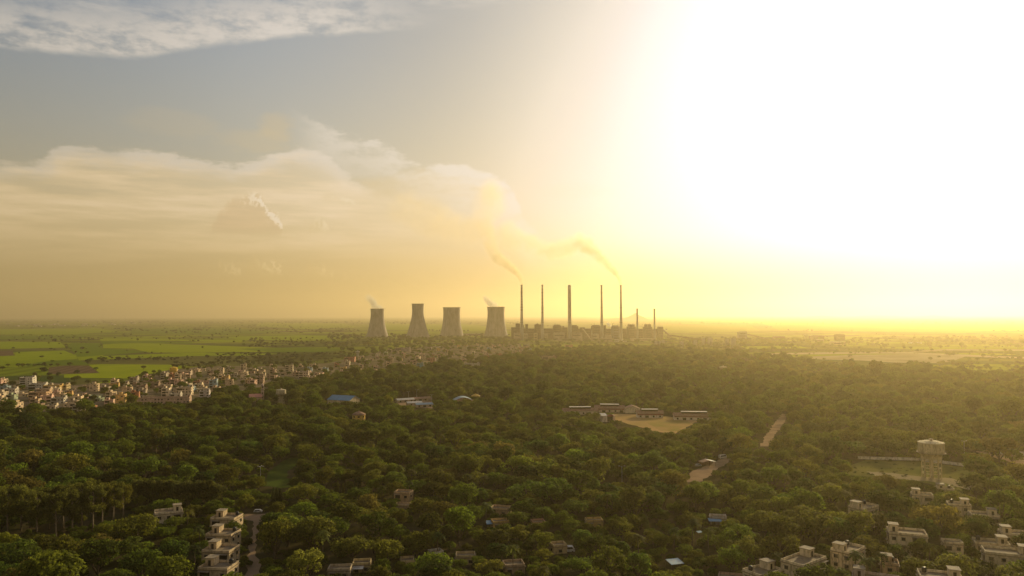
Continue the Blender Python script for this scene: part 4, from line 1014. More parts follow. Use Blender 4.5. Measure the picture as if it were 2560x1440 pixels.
def wall_line(pix, h, label, color):
    pts = [at(*q) for q in pix]; c = pts[0]; b = MB(); t = MB()
    for p, q in zip(pts, pts[1:]):
        d = q - p; M = Matrix.Translation(p - c) @ d.to_track_quat('X', 'Z').to_matrix().to_4x4()
        b.box(0, d.length, -.12, .12, -.3, h, M); t.box(0, d.length, -.2, .2, h + .003, h + .15, M)
    e = empty('compound_wall', c); b.obj('masonry', plaster_m, e, color=color); t.obj('coping', slab_m, e)
    tag(e, 'wall', label, uv=((pix[0][0] + pix[-1][0]) / 2, pix[0][1]))
wall_line([(2145, 1149), (2205, 1151), (2300, 1153), (2355, 1160), (2412, 1168)], 2.3, 'long white compound wall behind the big cream water tower', (.68, .62, .52))
wall_line([(2490, 1137), (2540, 1140), (2640, 1146)], 3.2, 'white compound wall by the dirt road near the frame edge', (.66, .60, .50))
keep(2145, 1143, 2290, 1152, 520); keep(2485, 1130, 2560, 1140, 500)
def mast(u, vb, H, arms, label):
    p = at(u, vb); e = empty('light_mast', p)
    MB().tube([((0, 0, -.5), .16), ((0, 0, H), .09)], 8).obj('pole', paint_m, e, color=(.5, .47, .42))
    for i in range(arms):
        a = 2 * math.pi * i / arms
        MB().tube([((0, 0, H - .2), .05), ((math.cos(a) * 1.3, math.sin(a) * 1.3, H + .15), .05)], 5).obj('arm', paint_m, e, color=(.5, .47, .42))
        MB().box(-.35, .35, -.2, .2, H + .12, H + .28, Matrix.Translation((math.cos(a) * 1.6, math.sin(a) * 1.6, 0)) @ Matrix.Rotation(a, 4, 'Z')).obj('lamp_head', white_roof, e)
    tag(e, 'light mast', label, 'light masts'); s = p.y / F
    keep(u - 5, vb - H / s - 2, u + 5, vb - H * .3 / s, p.y)
mast(651, 1206, 9.5, 4, 'pale light mast with a crown of lamps beside the lawn')
mast(2411, 1142, 11, 2, 'thin light mast right of the big cream water tower')
mast(1042, 1002, 13, 2, 'thin mast behind the brown market hall')
mast(1079, 1022, 15, 2, 'thin mast at the right end of the market yard')
mast(1021, 1003, 11, 2, 'thin mast at the left end of the market yard')
mast(1555, 1208, 10, 2, 'lone thin mast in the middle of the wood')
def vehicle(u, v, L, Wd, h, color, rz, label, cat, name, long_=False):
    p = at(u, v); e = empty(name, p, rz); x, y = L / 2, Wd / 2
    side = [(-x, .35), (x, .35), (x, h * .55), (x * .92, h * .6), (x * .72 if long_ else x * .45, h), (-x * .95 if long_ else -x * .75, h), (-x, h * .62)]
    MB().prism(side, -y, y).obj('body', paint_m, e, color=color)
    for s_ in (-1, 1):
        MB().prism([(-x * .85 if long_ else -x * .68, h * .6), (x * .7 if long_ else x * .5, h * .6), (x * .6 if long_ else x * .36, h * .93), (-x * .85 if long_ else -x * .62, h * .93)], s_ * y - .02 if s_ < 0 else y - .01, s_ * y + .01 if s_ < 0 else y + .02).obj('side_window', glass_m, e)
        for xx in (-x * .6, x * .6):
            M = Matrix.Translation((xx, s_ * (y - .08), .36)) @ Matrix.Rotation(R(90), 4, 'X')
            w_ = MB().lathe([(.36, -.12), (.36, .12)], 14, M=M).obj('wheel', tank_m, e)
            MB().lathe([(.2, -.14), (.2, .14)], 10, M=M).obj('rim', slab_m, w_)
    tag(e, cat, label); FOOT.append((p.x, p.y, L * .5)); s = p.y / F; keep(u - L / 2 / s, v - h / s - 3, u + L / 2 / s, v + 2, p.y - 3)
vehicle(1746, 1166, 4.2, 1.8, 1.6, (.72, .69, .64), .5, 'white car parked left of the roadside shed', 'car', 'parked_car')
vehicle(1807, 1146, 6.0, 2.1, 2.5, (.70, .67, .62), .45, 'white van farther along the dirt road', 'van', 'parked_van', True)
vehicle(1420, 1380, 5.6, 2.2, 2.5, (.75, .73, .68), .15, 'white minibus under the crowns near the tan house end', 'minibus', 'parked_minibus', True)
vehicle(645, 1281, 4.2, 1.8, 1.5, (.62, .60, .56), .1, 'pale car at the end of the dirt road', 'car', 'parked_car')
MARKS.append(('the pale car', 645, 1281))
# ---- warehouses of the far settlement on the plain
rw = random.Random(5)
for i in range(30):
    u = rw.uniform(8, 245) if i < 22 else rw.uniform(262, 345); v = rw.uniform(809, 816.5) if i < 22 else rw.uniform(802, 812)
    p = at(u, v); W, D, h = rw.uniform(18, 60), rw.uniform(12, 25), rw.uniform(5, 9); e = empty('warehouse', p, rw.uniform(-.3, .3))
    c = rw.choice([('pale', (.62, .54, .44)), ('pinkish', (.55, .40, .33)), ('tan', (.45, .36, .28))])
    MB().box(-W / 2, W / 2, -D / 2, D / 2, -.5, h).obj('wall', plaster_m, e, color=c[1])
    MB().prism([(-W / 2 - 1, h + .003), (W / 2 + 1, h + .003), (0, h + 2.5)], -D / 2 - 1, D / 2 + 1).obj('roof', white_roof if i % 2 else slab_m, e)
    tag(e, 'warehouse', None, 'warehouses of the far settlement', c[0] + ' far warehouse')
def pylon(u, vt, vb):
    p = at(u, vb); H = (vb - vt) * p.y / F; e = empty('pylon', p, .4); q = MB(); w_ = H * .09
    for sx in (-1, 1):
        for sy in (-1, 1): q.tube([((sx * w_, sy * w_, -.5), .35), ((sx * w_ * .25, sy * w_ * .25, H * .7), .28), ((sx * .2, sy * .2, H), .2)], 4)
    for k in range(7):
        z0, z1 = H * .1 * k, H * .1 * (k + 1); a, b = w_ * (1 - .75 * z0 / (H * .7)), w_ * (1 - .75 * z1 / (H * .7))
        for sy in (-1, 1): q.tube([((-a, sy * a, z0), .16), ((b, sy * b, z1), .16)], 3); q.tube([((a, sy * a, z0), .16), ((-b, sy * b, z1), .16)], 3)
    q.obj('lattice', steel_m, e)
    for z in (.72, .83, .93):
        L = H * .16; MB().tube([((-L, 0, H * z), .25), ((0, 0, H * z + 1.2), .4), ((L, 0, H * z), .25)], 4).obj('cross_arm', steel_m, e)
    tag(e, 'pylon', None, 'pylons on the far plain', 'thin far pylon')
for q_ in ((60, 786, 801), (137, 782, 802), (212, 785, 800), (257, 783, 800), (312, 784, 800), (436, 786, 800), (535, 787, 801), (900, 786, 800), (1795, 787, 803), (1930, 790, 806)): pylon(*q_)
MARKS += [('the far settlement centre', 130, 812), ('the ploughed field', 185, 926), ('the dark green field', 270, 872), ('the rough scrub belt', 560, 905)]

for u0, v0, u1, v1 in ((1908, 1088, 1926, 1110), (1926, 1060, 1948, 1088), (1944, 1036, 1966, 1060), (1735, 1172, 1775, 1196), (1770, 1150, 1812, 1174), (672, 1172, 716, 1208), (626, 1294, 640, 1340), (622, 1340, 640, 1400), (1560, 1040, 1720, 1066)):
    keep(u0, v0, u1, v1, at(u0, (v0 + v1) / 2).y)

# ------------------------------------------------------------------ trees
def quads(name, P, N, size, rng, mats, extra=None, aspect=1.0):
    """leaf-sized diamonds at P facing N"""
    n = len(P)
    N = N / np.linalg.norm(N, axis=1, keepdims=True)
    a = rng.normal(size=(n, 3)); U = np.cross(N, a); U /= np.linalg.norm(U, axis=1, keepdims=True) + 1e-9
    V = np.cross(N, U); s = (size * rng.uniform(.6, 1.35, n))[:, None] * .5
    bend = N * s * .35
    V4 = np.stack([P - U * s, P - V * s * aspect - bend, P + U * s, P + V * s * aspect - bend], 1).reshape(-1, 3)
    v0, f0, mi = [], [], []
    if extra: v0, f0 = list(extra.v), list(extra.f)
    k = len(v0)
    verts = np.concatenate([np.array(v0, float).reshape(-1, 3), V4])
    faces = f0 + [(k + 4 * i, k + 4 * i + 1, k + 4 * i + 2, k + 4 * i + 3) for i in range(n)]
    me = mesh(name, verts.tolist(), faces, mats, [1] * len(f0) + [0] * n if extra else None)
    return me
def crown_pts(rng, R_, H, zb, nl, per, flat=1.0, lobe=.36, low=0.0):
    """points and normals on the lobes of a crown of radius R_, from zb to H"""
    P, N = [], []; hz = (H - zb) / 2; zc = zb + hz
    for i in range(nl):
        d = rng.normal(size=3); d[2] = abs(d[2]) * (.9 if rng.random() < .78 else -.6) + low; d /= np.linalg.norm(d)
        rr = rng.uniform(.5, .92) * (1 - lobe * .55)
        c = np.array((d[0] * R_ * rr, d[1] * R_ * rr, zc + d[2] * hz * rr * flat))
        r = R_ * lobe * rng.uniform(.65, 1.25)
        m_ = int(per * (r / (R_ * lobe)) ** 2)
        q = rng.normal(size=(m_, 3)); q[:, 2] += .35; q /= np.linalg.norm(q, axis=1, keepdims=True)
        rad = r * rng.uniform(.6, 1.05, m_) ** .6
        p = c + q * rad[:, None] * np.array((1, 1, .78))
        P.append(p); N.append(q + rng.normal(size=(m_, 3)) * .45)
    return np.concatenate(P), np.concatenate(N)
def limbs(rng, R_, zb, H, r=.32, n=5):
    b = MB(); b.tube([((0, 0, -.6), r * 1.5), ((0, 0, .5), r * 1.1), ((rng.uniform(-.3, .3), rng.uniform(-.3, .3), zb * .9), r * .85), ((rng.uniform(-.5, .5), rng.uniform(-.5, .5), zb + (H - zb) * .5), r * .4)], 7)
    for i in range(n):
        a = i * 6.28 / n + rng.uniform(-.5, .5); z = zb * rng.uniform(.55, 1.0)
        b.tube([((0, 0, z), r * .55), ((math.cos(a) * R_ * .35, math.sin(a) * R_ * .35, z + (H - z) * .35), r * .4), ((math.cos(a) * R_ * .7, math.sin(a) * R_ * .7, z + (H - z) * .6), r * .15)], 5)
    return b
class Proto: pass
def proto(form, P, N, leaf, tb, R_, H, rng, bark=None, aspect=1.0):
    p = Proto(); p.form = form; p.R = R_; p.H = H
    p.crown = quads('crown', P, N, leaf, rng, leaf_m, None, aspect)
    p.trunk = tb.mesh('trunk', bark or bark_m, True)
    p.whole = quads('tree_whole', P, N, leaf, rng, [leaf_m, bark or bark_m], tb, aspect)
    return p
BROAD = []
for i, (form, R_, H, zb, nl, per, flat, lobe, leaf) in enumerate((
        ('rounded', 6.0, 10.5, 2.2, 26, 84, 1.0, .34, .62), ('domed', 6.6, 11.0, 2.0, 34, 70, 1.0, .29, .60), ('bushy', 5.4, 9.5, 1.0, 30, 76, 1.0, .32, .58),
        ('spreading', 7.6, 9.5, 3.6, 30, 82, .9, .30, .66), ('upright', 5.2, 12.5, 2.4, 28, 80, 1.1, .36, .60), ('open-crowned', 6.4, 11.5, 3.0, 20, 80, 1.0, .30, .62),
        ('rounded', 5.8, 10.0, 1.6, 36, 66, 1.0, .28, .56), ('uneven', 6.2, 11.5, 2.2, 16, 120, 1.05, .42, .62))):
    rng = np.random.default_rng(40 + i)
    P, N = crown_pts(rng, R_, H, zb, nl, per, flat, lobe)
    BROAD.append(proto(form, P, N, leaf, limbs(rng, R_, zb, H), R_, H, rng))
def eucalyptus(seed):
    rng = np.random.default_rng(seed); H, R_ = 20.0, 4.4; b = MB(); P, N = [], []
    tw = [rng.uniform(-.5, .5) for _ in range(4)]
    b.tube([((0, 0, -.6), .42), ((tw[0] * .4, tw[1] * .4, H * .35), .32), ((tw[0], tw[1], H * .65), .22), ((tw[2], tw[3], H * .92), .08)], 7)
    for i in range(24):
        a = rng.uniform(0, 6.28); z = H * rng.uniform(.36, .96); L = R_ * (1.1 - abs(z / H - .66) * 1.3) * rng.uniform(.5, 1)
        e_ = np.array((math.cos(a) * L, math.sin(a) * L, z + L * .5))
        b.tube([((0, 0, z - L * .5), .13), (tuple(e_ * np.array((.6, .6, 1)) - np.array((0, 0, .6))), .08), (tuple(e_), .03)], 4)
        m_ = 190; q = rng.normal(size=(m_, 3)); q /= np.linalg.norm(q, axis=1, keepdims=True)
        P.append(e_ + q * rng.uniform(.3, 1.0, m_)[:, None] * np.array((2.0, 2.0, 2.1))); N.append(q + rng.normal(size=(m_, 3)) * .8)
    return proto('tall', np.concatenate(P), np.concatenate(N), .62, b, R_, H, rng, palebark_m, .7)
EUCA = [eucalyptus(5), eucalyptus(6)]
def palm(seed):
    rng = np.random.default_rng(seed); H = 10.0; b = MB(); v, f = [], []
    lean = rng.uniform(-.9, .9, 2)
    b.tube([((0, 0, -.5), .26), ((lean[0] * .3, lean[1] * .3, H * .4), .19), ((lean[0], lean[1], H), .16)], 7)
    top = np.array((lean[0], lean[1], H)); n = 20
    for i in range(n):
        a = i * 2.4 + rng.uniform(-.3, .3); up = rng.uniform(-.35, 1.15); L = rng.uniform(3.0, 3.9)
        d = np.array((math.cos(a), math.sin(a), 0)); side = np.array((-math.sin(a), math.cos(a), 0)); K = 7; pts = []
        for k in range(K + 1):
            t = k / K; pts.append(top + d * L * (t * (.95 - .25 * max(up, 0))) + np.array((0, 0, L * (up * t - (.75 + .25 * up) * t * t))))
        for s_ in (-1, 1):
            for k in range(K):
                w0, w1 = .62 * math.sin(math.pi * (.12 + .86 * k / K)), .62 * math.sin(math.pi * (.12 + .86 * (k + 1) / K))
                q = len(v); dn = np.array((0, 0, -.35))
                v += [tuple(pts[k]), tuple(pts[k] * .25 + pts[k + 1] * .75), tuple(pts[k + 1] + side * s_ * w1 + dn * w1), tuple(pts[k] * .6 + pts[k + 1] * .4 + side * s_ * w0 + dn * w0)]
                f.append((q, q + 1, q + 2, q + 3))
    p = Proto(); p.form = 'palm'; p.R = 3.6; p.H = 12
    p.crown = mesh('crown', v, f, leaf_m); p.trunk = b.mesh('trunk', bark_m, True)
    k = len(v)
    p.whole = mesh('palm_whole', v + b.v, f + [tuple(i + k for i in q) for q in b.f], [leaf_m, bark_m], [0] * len(f) + [1] * len(b.f))
    return p
PALM = [palm(1), palm(2), palm(3)]
rng = np.random.default_rng(77)
t_ = rng.uniform(.06, 1, 1500); a_ = rng.uniform(0, 6.28, 1500); r_ = 1.15 * np.sin(np.clip(t_ * 1.02, 0, 1) * math.pi) ** .6 * rng.uniform(.7, 1.05, 1500)
COLUMN = proto('columnar', np.stack([np.cos(a_) * r_, np.sin(a_) * r_, t_ * 9.5], 1), np.stack([np.cos(a_), np.sin(a_), a_ * 0 + .5], 1) + rng.normal(size=(1500, 3)) * .4, .4, MB().tube([((0, 0, -.5), .2), ((0, 0, 8), .05)], 6), 1.2, 9.5, rng)
SHRUB = []
for i in range(2):
    rng = np.random.default_rng(90 + i)
    P, N = crown_pts(rng, 2.6, 3.6, 0.0, 12, 60, .9, .42)
    SHRUB.append(proto('shrub', P, N, .55, MB().tube([((0, 0, -.3), .12), ((0, 0, 2), .05)], 5), 2.6, 3.6, rng))

TONES = [('dark green', (.036, .058, .008)), ('deep green', (.050, .074, .009)), ('mid-green', (.070, .096, .010)), ('olive', (.092, .094, .013)), ('bright green', (.092, .128, .010)), ('brownish green', (.098, .080, .015))]
TW = [18, 24, 22, 18, 10, 10]
def plant(name, pr, loc, rz, sc, color, cat='tree'):
    e = empty(name, loc, rz); e.scale = sc if isinstance(sc, tuple) else (sc, sc, sc)
    obj('crown', pr.crown, e, color=color); obj('trunk', pr.trunk, e)
    return e
def inside(P, u, v):
    c = False; j = len(P) - 1
    for i in range(len(P)):
        if (P[i][1] > v) != (P[j][1] > v) and u < (P[j][0] - P[i][0]) * (v - P[i][1]) / (P[j][1] - P[i][1]) + P[i][0]: c = not c
        j = i
    return c
OPEN = [PITCH_POLY, LAWN, ROAD1, ROAD2, ROAD3, ROAD4, CLEAR, YARD]
OPEN_D = [(min(v for u, v in P), max(v for u, v in P), min(u for u, v in P), max(u for u, v in P)) for P in OPEN]
TAKEN = {}
def blocked(x, y, rad, H, slack=1.0):
    d = y; s = d / F
    for a, b, r in FOOT:
        if abs(x - a) < r + rad and abs(y - b) < r + rad and math.hypot(x - a, y - b) < r + rad * .55: return True
    u, vb, _ = px((x, y, 0)); vt = px((x, y, H))[1]; ru = rad / s * .85 * slack
    for u0, v0, u1, v1, dd in KEEP:
        if d < dd and u + ru > u0 and u - ru < u1 and vt < v1 and vb > v0 and vt + (vb - vt) * .05 < v1: return True
    for P, (v0, v1, u0, u1) in zip(OPEN, OPEN_D):
        if vb < v0 - 60 or vt > v1 + 2 or u + ru < u0 or u - ru > u1: continue
        if inside(P, u, vb): return True
        if inside(P, u, vt + (vb - vt) * .22): return True
    return False
def clash(x, y, r, k=.62):
    gx, gy = int(x // 12), int(y // 12)
    for i in (-1, 0, 1):
        for j in (-1, 0, 1):
            for a, b, q in TAKEN.get((gx + i, gy + j), ()):
                if math.hypot(x - a, y - b) < (r + q) * k: return True
    return False
def take(x, y, r): TAKEN.setdefault((int(x // 12), int(y // 12)), []).append((x, y, r))
rr = random.Random(3)
# trees that stand out
def crown_at(u, v, H):
    """ground point of a tree of height H whose crown centre is seen at (u, v)"""
    vb = v + 30
    for _ in range(8): p = at(u, vb); vb = v + H * .95 / (p.y / F)
    return p
for i, (u, v) in enumerate(((501, 1320), (489, 1372), (344, 1132), (175, 1082), (256, 1157), (272, 1098), (467, 1275), (994, 1170), (1026, 1207), (1169, 1190), (1210, 1195), (1233, 1173), (1092, 1340), (1214, 1268), (1030, 1178), (807, 1345), (1380, 1118), (1517, 1243), (1730, 1310), (1686, 1320), (1772, 1334), (1283, 1372), (1597, 1345), (1355, 1422), (1335, 1066), (1322, 1095), (1433, 1098), (1711, 1099), (2321, 1368), (2205, 1396), (2138, 1394), (2113, 1236), (1935, 1388), (2172, 1406), (852, 962), (868, 966), (1800, 1010), (1815, 1014), (1470, 985), (1640, 992), (1590, 1000), (1520, 1085), (745, 1010), (1960, 1190), (2440, 1215), (620, 1050), (560, 1046), (1100, 1090), (930, 1110))):
    h = 10.5 if v > 1030 else 12.5
    p = crown_at(u, v, h * 1.02); sc = h / 10.0 * rr.uniform(.92, 1.1)
    nm, c = rr.choice([('yellowish', (.085, .082, .022)), ('yellow-green', (.075, .086, .018)), ('dull green', (.05, .064, .016))])
    e = plant('palm_tree', rr.choice(PALM), p, rr.uniform(0, 6.28), sc, c)
    tag(e, 'palm', None, 'palms among the broad crowns', nm + ' palm', (u, v)); take(p.x, p.y, 2.0)
    s = p.y / F; keep(u - 2.6 / s, v - 2.5 / s, u + 2.6 / s, v + 2.0 / s, p.y - 2)
for u, vt, vb, sc in ((18, 1222, 1338, 1), (52, 1216, 1330, 1), (92, 1230, 1345, 1), (122, 1222, 1325, 1), (158, 1214, 1322, 1.02), (180, 1226, 1338, 1), (205, 1210, 1322, 1.03), (232, 1218, 1328, 1), (255, 1212, 1318, 1), (283, 1208, 1310, 1), (308, 1216, 1300, .85), (140, 1236, 1350, .9), (390, 1074, 1140, .82)):
    p = at(u, vb); H = (vb - vt) * p.y / F
    e = plant('eucalyptus', EUCA[rr.random() < .5], p, rr.uniform(0, 6.28), (H / 21 * 1.05, H / 21 * 1.05, H / 21), (.088, .090, .016))
    tag(e, 'eucalyptus', 'lone tall pale-trunked tree standing above the wood' if u == 390 else None, 'eucalyptus grove', None if u == 390 else 'tall pale-trunked eucalyptus', (u, (vt + vb) / 2), 'the lone pale-trunked tree' if u == 390 else 'the eucalyptus grove' if u == 205 else None)
    take(p.x, p.y, 2.6); s = p.y / F; keep(u - 3.6 / s, vt, u + 3.6 / s, vt + (vb - vt) * .8, p.y - 3)
for i in range(10):
    u = 318 + i * 25; p = at(u, 1268 - abs(i - 5) * .8)
    c = (.052, .056, .014)
    e = plant('bamboo_thicket', BROAD[2], p, rr.uniform(0, 6.28), (1.05, 1.05, 1.55 - (.25 if i in (0, 9) else 0) + rr.uniform(-.04, .04)), c)
    tag(e, 'thicket', None, 'dense rounded thicket row', 'dense clump of the long thicket', (u, 1225)); take(p.x, p.y, 5); s = p.y / F
    keep(u - 5 / s, 1186, u + 5 / s, 1240, p.y - 4)
MARKS.append(('the eucalyptus grove edge', 300, 1250))
for u, vb, sc in ((683, 1262, .95), (692, 1264, 1.0), (701, 1262, .9), (844, 1238, .8), (858, 1240, .75), (890, 1232, .95), (898, 1230, .85), (1617, 1338, .9)):
    p = at(u, vb); e = plant('columnar_tree', COLUMN, p, rr.uniform(0, 6.28), sc, (.045, .058, .013))
    tag(e, 'columnar tree', None, 'slim columnar trees', 'slim columnar dark tree', (u, vb - 20)); take(p.x, p.y, 1.5); s = p.y / F
    keep(u - 1.4 / s, vb - 9 * sc / s, u + 1.4 / s, vb - 4 * sc / s, p.y - 2)
FT = ((83, 857, 5), (24, 853, 5), (139, 851, 5.5), (150, 850, 4.5), (200, 848, 6), (212, 847, 5), (222, 848, 6), (165, 864, 5), (167, 872, 5.5), (344, 851, 6), (424, 850, 6.5), (427, 858, 4), (253, 865, 4.5), (317, 878, 3.6), (152, 886, 3.2), (105, 896, 5.5), (131, 906, 5), (220, 910, 7), (228, 902, 5), (46, 917, 5), (56, 917, 5.5), (71, 916, 5.5), (175, 917, 6), (240, 926, 5), (359, 924, 5.5), (20, 917, 4.5), (6, 926, 5), (48, 884, 3.2), (33, 873, 5), (122, 860, 4), (148, 861, 3.6), (105, 842, 7), (254, 832, 6.5), (363, 883, 3.6), (401, 863, 3.2), (192, 953, 6.5), (186, 955, 5.5), (300, 957, 6), (506, 871, 4.5), (609, 866, 7), (470, 842, 6), (540, 836, 6), (1850, 838, 7), (2130, 830, 8), (1990, 836, 7))
for u, v, R_ in FT:
    p = at(u, v); pr = rr.choice(BROAD[:4]); sc = R_ / pr.R; nm, c = rr.choice(TONES[:3])
    e = plant('field_tree', pr, p, rr.uniform(0, 6.28), (sc, sc, sc * rr.uniform(.75, 1.0)), c)
    tag(e, 'tree', None, 'lone trees on the fields', nm + ' ' + ('large' if R_ > 5.2 else 'small') + ' field tree', (u, v - 5))
# the wood: candidates over the whole polygon
trees = []
def scatter(poly, step, rmin, rmax, dens, k=.62, d0=205, d1=2300, kinds=BROAD, palms=.03):
    us = [u for u, v in poly]; d = d0
    while d < d1:
        st = step * (1 + max(0, d - 500) / 3800)
        half = (max(us) - 1280) / F * d; x = (min(us) - 1280) / F * d
        while x < half:
            X_, Y_ = x + rr.uniform(-.5, .5) * st, d + rr.uniform(-.5, .5) * st
            x += st
            u, v, _ = px((X_, Y_, 0))
            if not inside(poly, u, v): continue
            dn = dens(u, v, X_, Y_)
            if dn < 1 and rr.random() > dn: continue
            pr = rr.choice(PALM) if rr.random() < palms else rr.choice(kinds)
            rad = rr.uniform(rmin, rmax) if pr.form != 'palm' else 3.3
            big = .8 + .5 * (math.sin(X_ * .021 + 1.3) * math.sin(Y_ * .017) * .5 + .5)
            rad *= big if pr.form != 'palm' else 1
            sc = rad / pr.R; zs = sc * rr.uniform(.72, 1.05)
            H = pr.H * zs
            if clash(X_, Y_, rad, k) or blocked(X_, Y_, rad, H): continue
            take(X_, Y_, rad); trees.append((X_, Y_, rad, H, pr, sc, zs, rr.uniform(0, 6.28)))
        d += st
def wood_density(u, v, x, y):
    n = math.sin(x * .011 + 2) * math.sin(y * .008 + 1) + math.sin(x * .027 - y * .013)
    if u > 1840 and v < 950: return .30 + .3 * (n > 0) if v > 915 else .2 + .25 * (n > .3)
    if u > 1880 and 1150 < v < 1420: return .9
    if u < 1340 and v < 950: return .75
    return .95
def near_house(u, v, x, y):
    d = min(math.hypot(x - a, y - b) - r for a, b, r in FOOT)
    return .9 if d < 16 else .22
scatter(WOOD, 11.5, 5.6, 9.6, wood_density)
scatter(WOOD, 7.5, 3.4, 5.0, lambda u, v, x, y: .7, .60, 205, 1500)
scatter(WOOD, 5.5, 2.2, 3.6, near_house, .66, 250, 700, BROAD[:3] + [BROAD[6]], .0)
scatter(WOOD, 4.0, 1.5, 2.6, near_house, .7, 270, 620, SHRUB, .0)
print('wood', len(trees), 'houses', nh)
def town_density(u, v, x, y): return .18 if u > 820 else .20 if v > 940 else .15
scatter(TOWN, 11, 3.4, 6.0, town_density, .7, 700, 2700)
scatter([(820, 846), (1240, 846), (1330, 852), (1960, 856), (1960, 886), (1640, 880), (1300, 892), (1340, 864), (1180, 866), (1060, 870), (900, 900), (820, 880)], 26, 5, 8, lambda u, v, x, y: .5 + .4 * (math.sin(x * .006) * math.sin(y * .004) > 0), .5, 1500, 3700)
scatter([(1880, 848), (2340, 846), (2660, 852), (2660, 874), (2330, 872), (2200, 876), (1900, 874)], 26, 4.5, 7.5, lambda u, v, x, y: .6 if 850 < v < 868 and u < 2330 else .3, .5, 1900, 3600)
scatter([(1900, 876), (2270, 878), (2660, 880), (2660, 936), (2460, 934), (2100, 910), (1960, 898)], 17, 2.5, 5, lambda u, v, x, y: .0 if inside([(1980, 893), (2060, 889), (2150, 886), (2330, 885), (2430, 889), (2380, 905), (2230, 908), (2060, 900)], u, v) else .28, .7, 1200, 2500)
inframe = []
for i, t in enumerate(trees):
    X_, Y_, rad, H, pr, sc, zs, rz = t
    u, v, _ = px((X_, Y_, H * .7))
    if pr.form != 'palm' and -10 < u < 2570 and px((X_, Y_, H))[1] < 1425: inframe.append((rad / Y_, i, u, min(v, 1436)))
inframe.sort(reverse=True)
solo = {}
for q, i, u, v in inframe[:290]: solo[i] = (min(max(u, 2), 2558), v)
pts = []
ALLP = BROAD + PALM + SHRUB
for i, (X_, Y_, rad, H, pr, sc, zs, rz) in enumerate(trees):
    if i in solo:
        nm, c = rr.choices(TONES, TW)[0]; j = rr.uniform(.88, 1.12)
        e = plant('broadleaf_tree', pr, (X_, Y_, 0), rz, (sc, sc, zs), tuple(k * j for k in c))
        size = 'big' if rad > 9.2 else 'small' if rad < 7.4 else 'middle-sized'
        tag(e, 'tree', None, 'trees of the near wood', f'{size} {nm} {pr.form} tree', solo[i])
    else: pts.append((X_, Y_, 0.0, sc, zs, rz, ALLP.index(pr)))

def scatter_object(name, pts, protos, color):
    """one object that sets copies of the plant meshes on its points"""
    me = bpy.data.meshes.new(name); me.from_pydata([p[:3] for p in pts], [], [])
    for an, ty, key, vals in (('sc', 'FLOAT_VECTOR', 'vector', [c for p in pts for c in (p[3], p[3], p[4])]), ('rot', 'FLOAT_VECTOR', 'vector', [c for p in pts for c in (0, 0, p[5])]), ('kind_index', 'INT', 'value', [p[6] for p in pts])):
        me.attributes.new(an, ty, 'POINT').data.foreach_set(key, vals)
    o = obj(name, me, color=color); o['kind'] = 'stuff'
    ng = bpy.data.node_groups.new(name + '_scatter', 'GeometryNodeTree')
    ng.interface.new_socket('Geometry', in_out='INPUT', socket_type='NodeSocketGeometry'); ng.interface.new_socket('Geometry', in_out='OUTPUT', socket_type='NodeSocketGeometry')
    N_, L_ = ng.nodes, ng.links
    gi, go, jn = N_.new('NodeGroupInput'), N_.new('NodeGroupOutput'), N_.new('GeometryNodeJoinGeometry')
    def attr(nm, ty):
        a = N_.new('GeometryNodeInputNamedAttribute'); a.data_type = ty; a.inputs[0].default_value = nm; return a.outputs[0]
    A1, A2, A3 = attr('sc', 'FLOAT_VECTOR'), attr('rot', 'FLOAT_VECTOR'), attr('kind_index', 'INT')
    for k, pr in enumerate(protos):
        src = bpy.data.objects.new(name + '_source', pr.whole)          # not linked to the scene
        oi = N_.new('GeometryNodeObjectInfo'); oi.inputs['Object'].default_value = src
        ip = N_.new('GeometryNodeInstanceOnPoints'); cmp_ = N_.new('FunctionNodeCompare'); cmp_.data_type = 'INT'; cmp_.operation = 'EQUAL'
        ii = [s_ for s_ in cmp_.inputs if s_.type == 'INT']
        L_.new(A3, ii[0]); ii[1].default_value = k
        L_.new(gi.outputs[0], ip.inputs['Points']); L_.new(cmp_.outputs[0], ip.inputs['Selection']); L_.new(oi.outputs['Geometry'], ip.inputs['Instance'])
        L_.new(A2, ip.inputs['Rotation']); L_.new(A1, ip.inputs['Scale']); L_.new(ip.outputs[0], jn.inputs[0])
    L_.new(jn.outputs[0], go.inputs[0])
    o.modifiers.new('scatter', 'NODES').node_group = ng
    return o
scatter_object('woodland', pts, ALLP, (.064, .082, .007))
# scrub and far trees of the plain
sp = []
for _ in range(260):
    u, v = rr.uniform(2110, 2450), rr.uniform(1150, 1226)
    if inside(CLEAR, u, v) and not (2285 < u < 2375 and v > 1160):
        p = at(u, v); k = rr.choice([11, 11, 12]); sc = rr.uniform(.2, .55); sp.append((p.x, p.y, 0, sc, sc * .7, rr.uniform(0, 6), k))
def shrub_at(u, v, R_):
    p = at(u, v)
    if any(abs(p.x - a) < r + R_ and abs(p.y - b) < r + R_ for a, b, r in FOOT): return
    k = rr.choice([0, 1, 2, 3, 6, 11, 11, 12]); pr = ALLP[k]; sc = R_ / pr.R
    sp.append((p.x, p.y, 0, sc, sc * rr.uniform(.7, 1), rr.uniform(0, 6.28), k))
def plain_ok(u, v): return not (inside(WOOD, u, v) or inside(TOWN, u, v)) and not any(inside(P, u, v) and m_ in (bright, bright2, brown) for m_, P in F_)
for _ in range(700):
    u, v = rr.uniform(-100, 2660), 797 + 150 * rr.random() ** 2.2
    if not plain_ok(u, v): continue
    n = rr.choice((1, 1, 2, 3, 6, 9)); L = rr.uniform(2, 30)
    for i in range(n):
        uu, vv = u + rr.gauss(0, L), v + rr.gauss(0, .35)
        if vv > 795.5 and plain_ok(uu, vv): shrub_at(uu, vv, rr.uniform(2.2, 6.0) if vv > 830 else rr.uniform(4, 9))
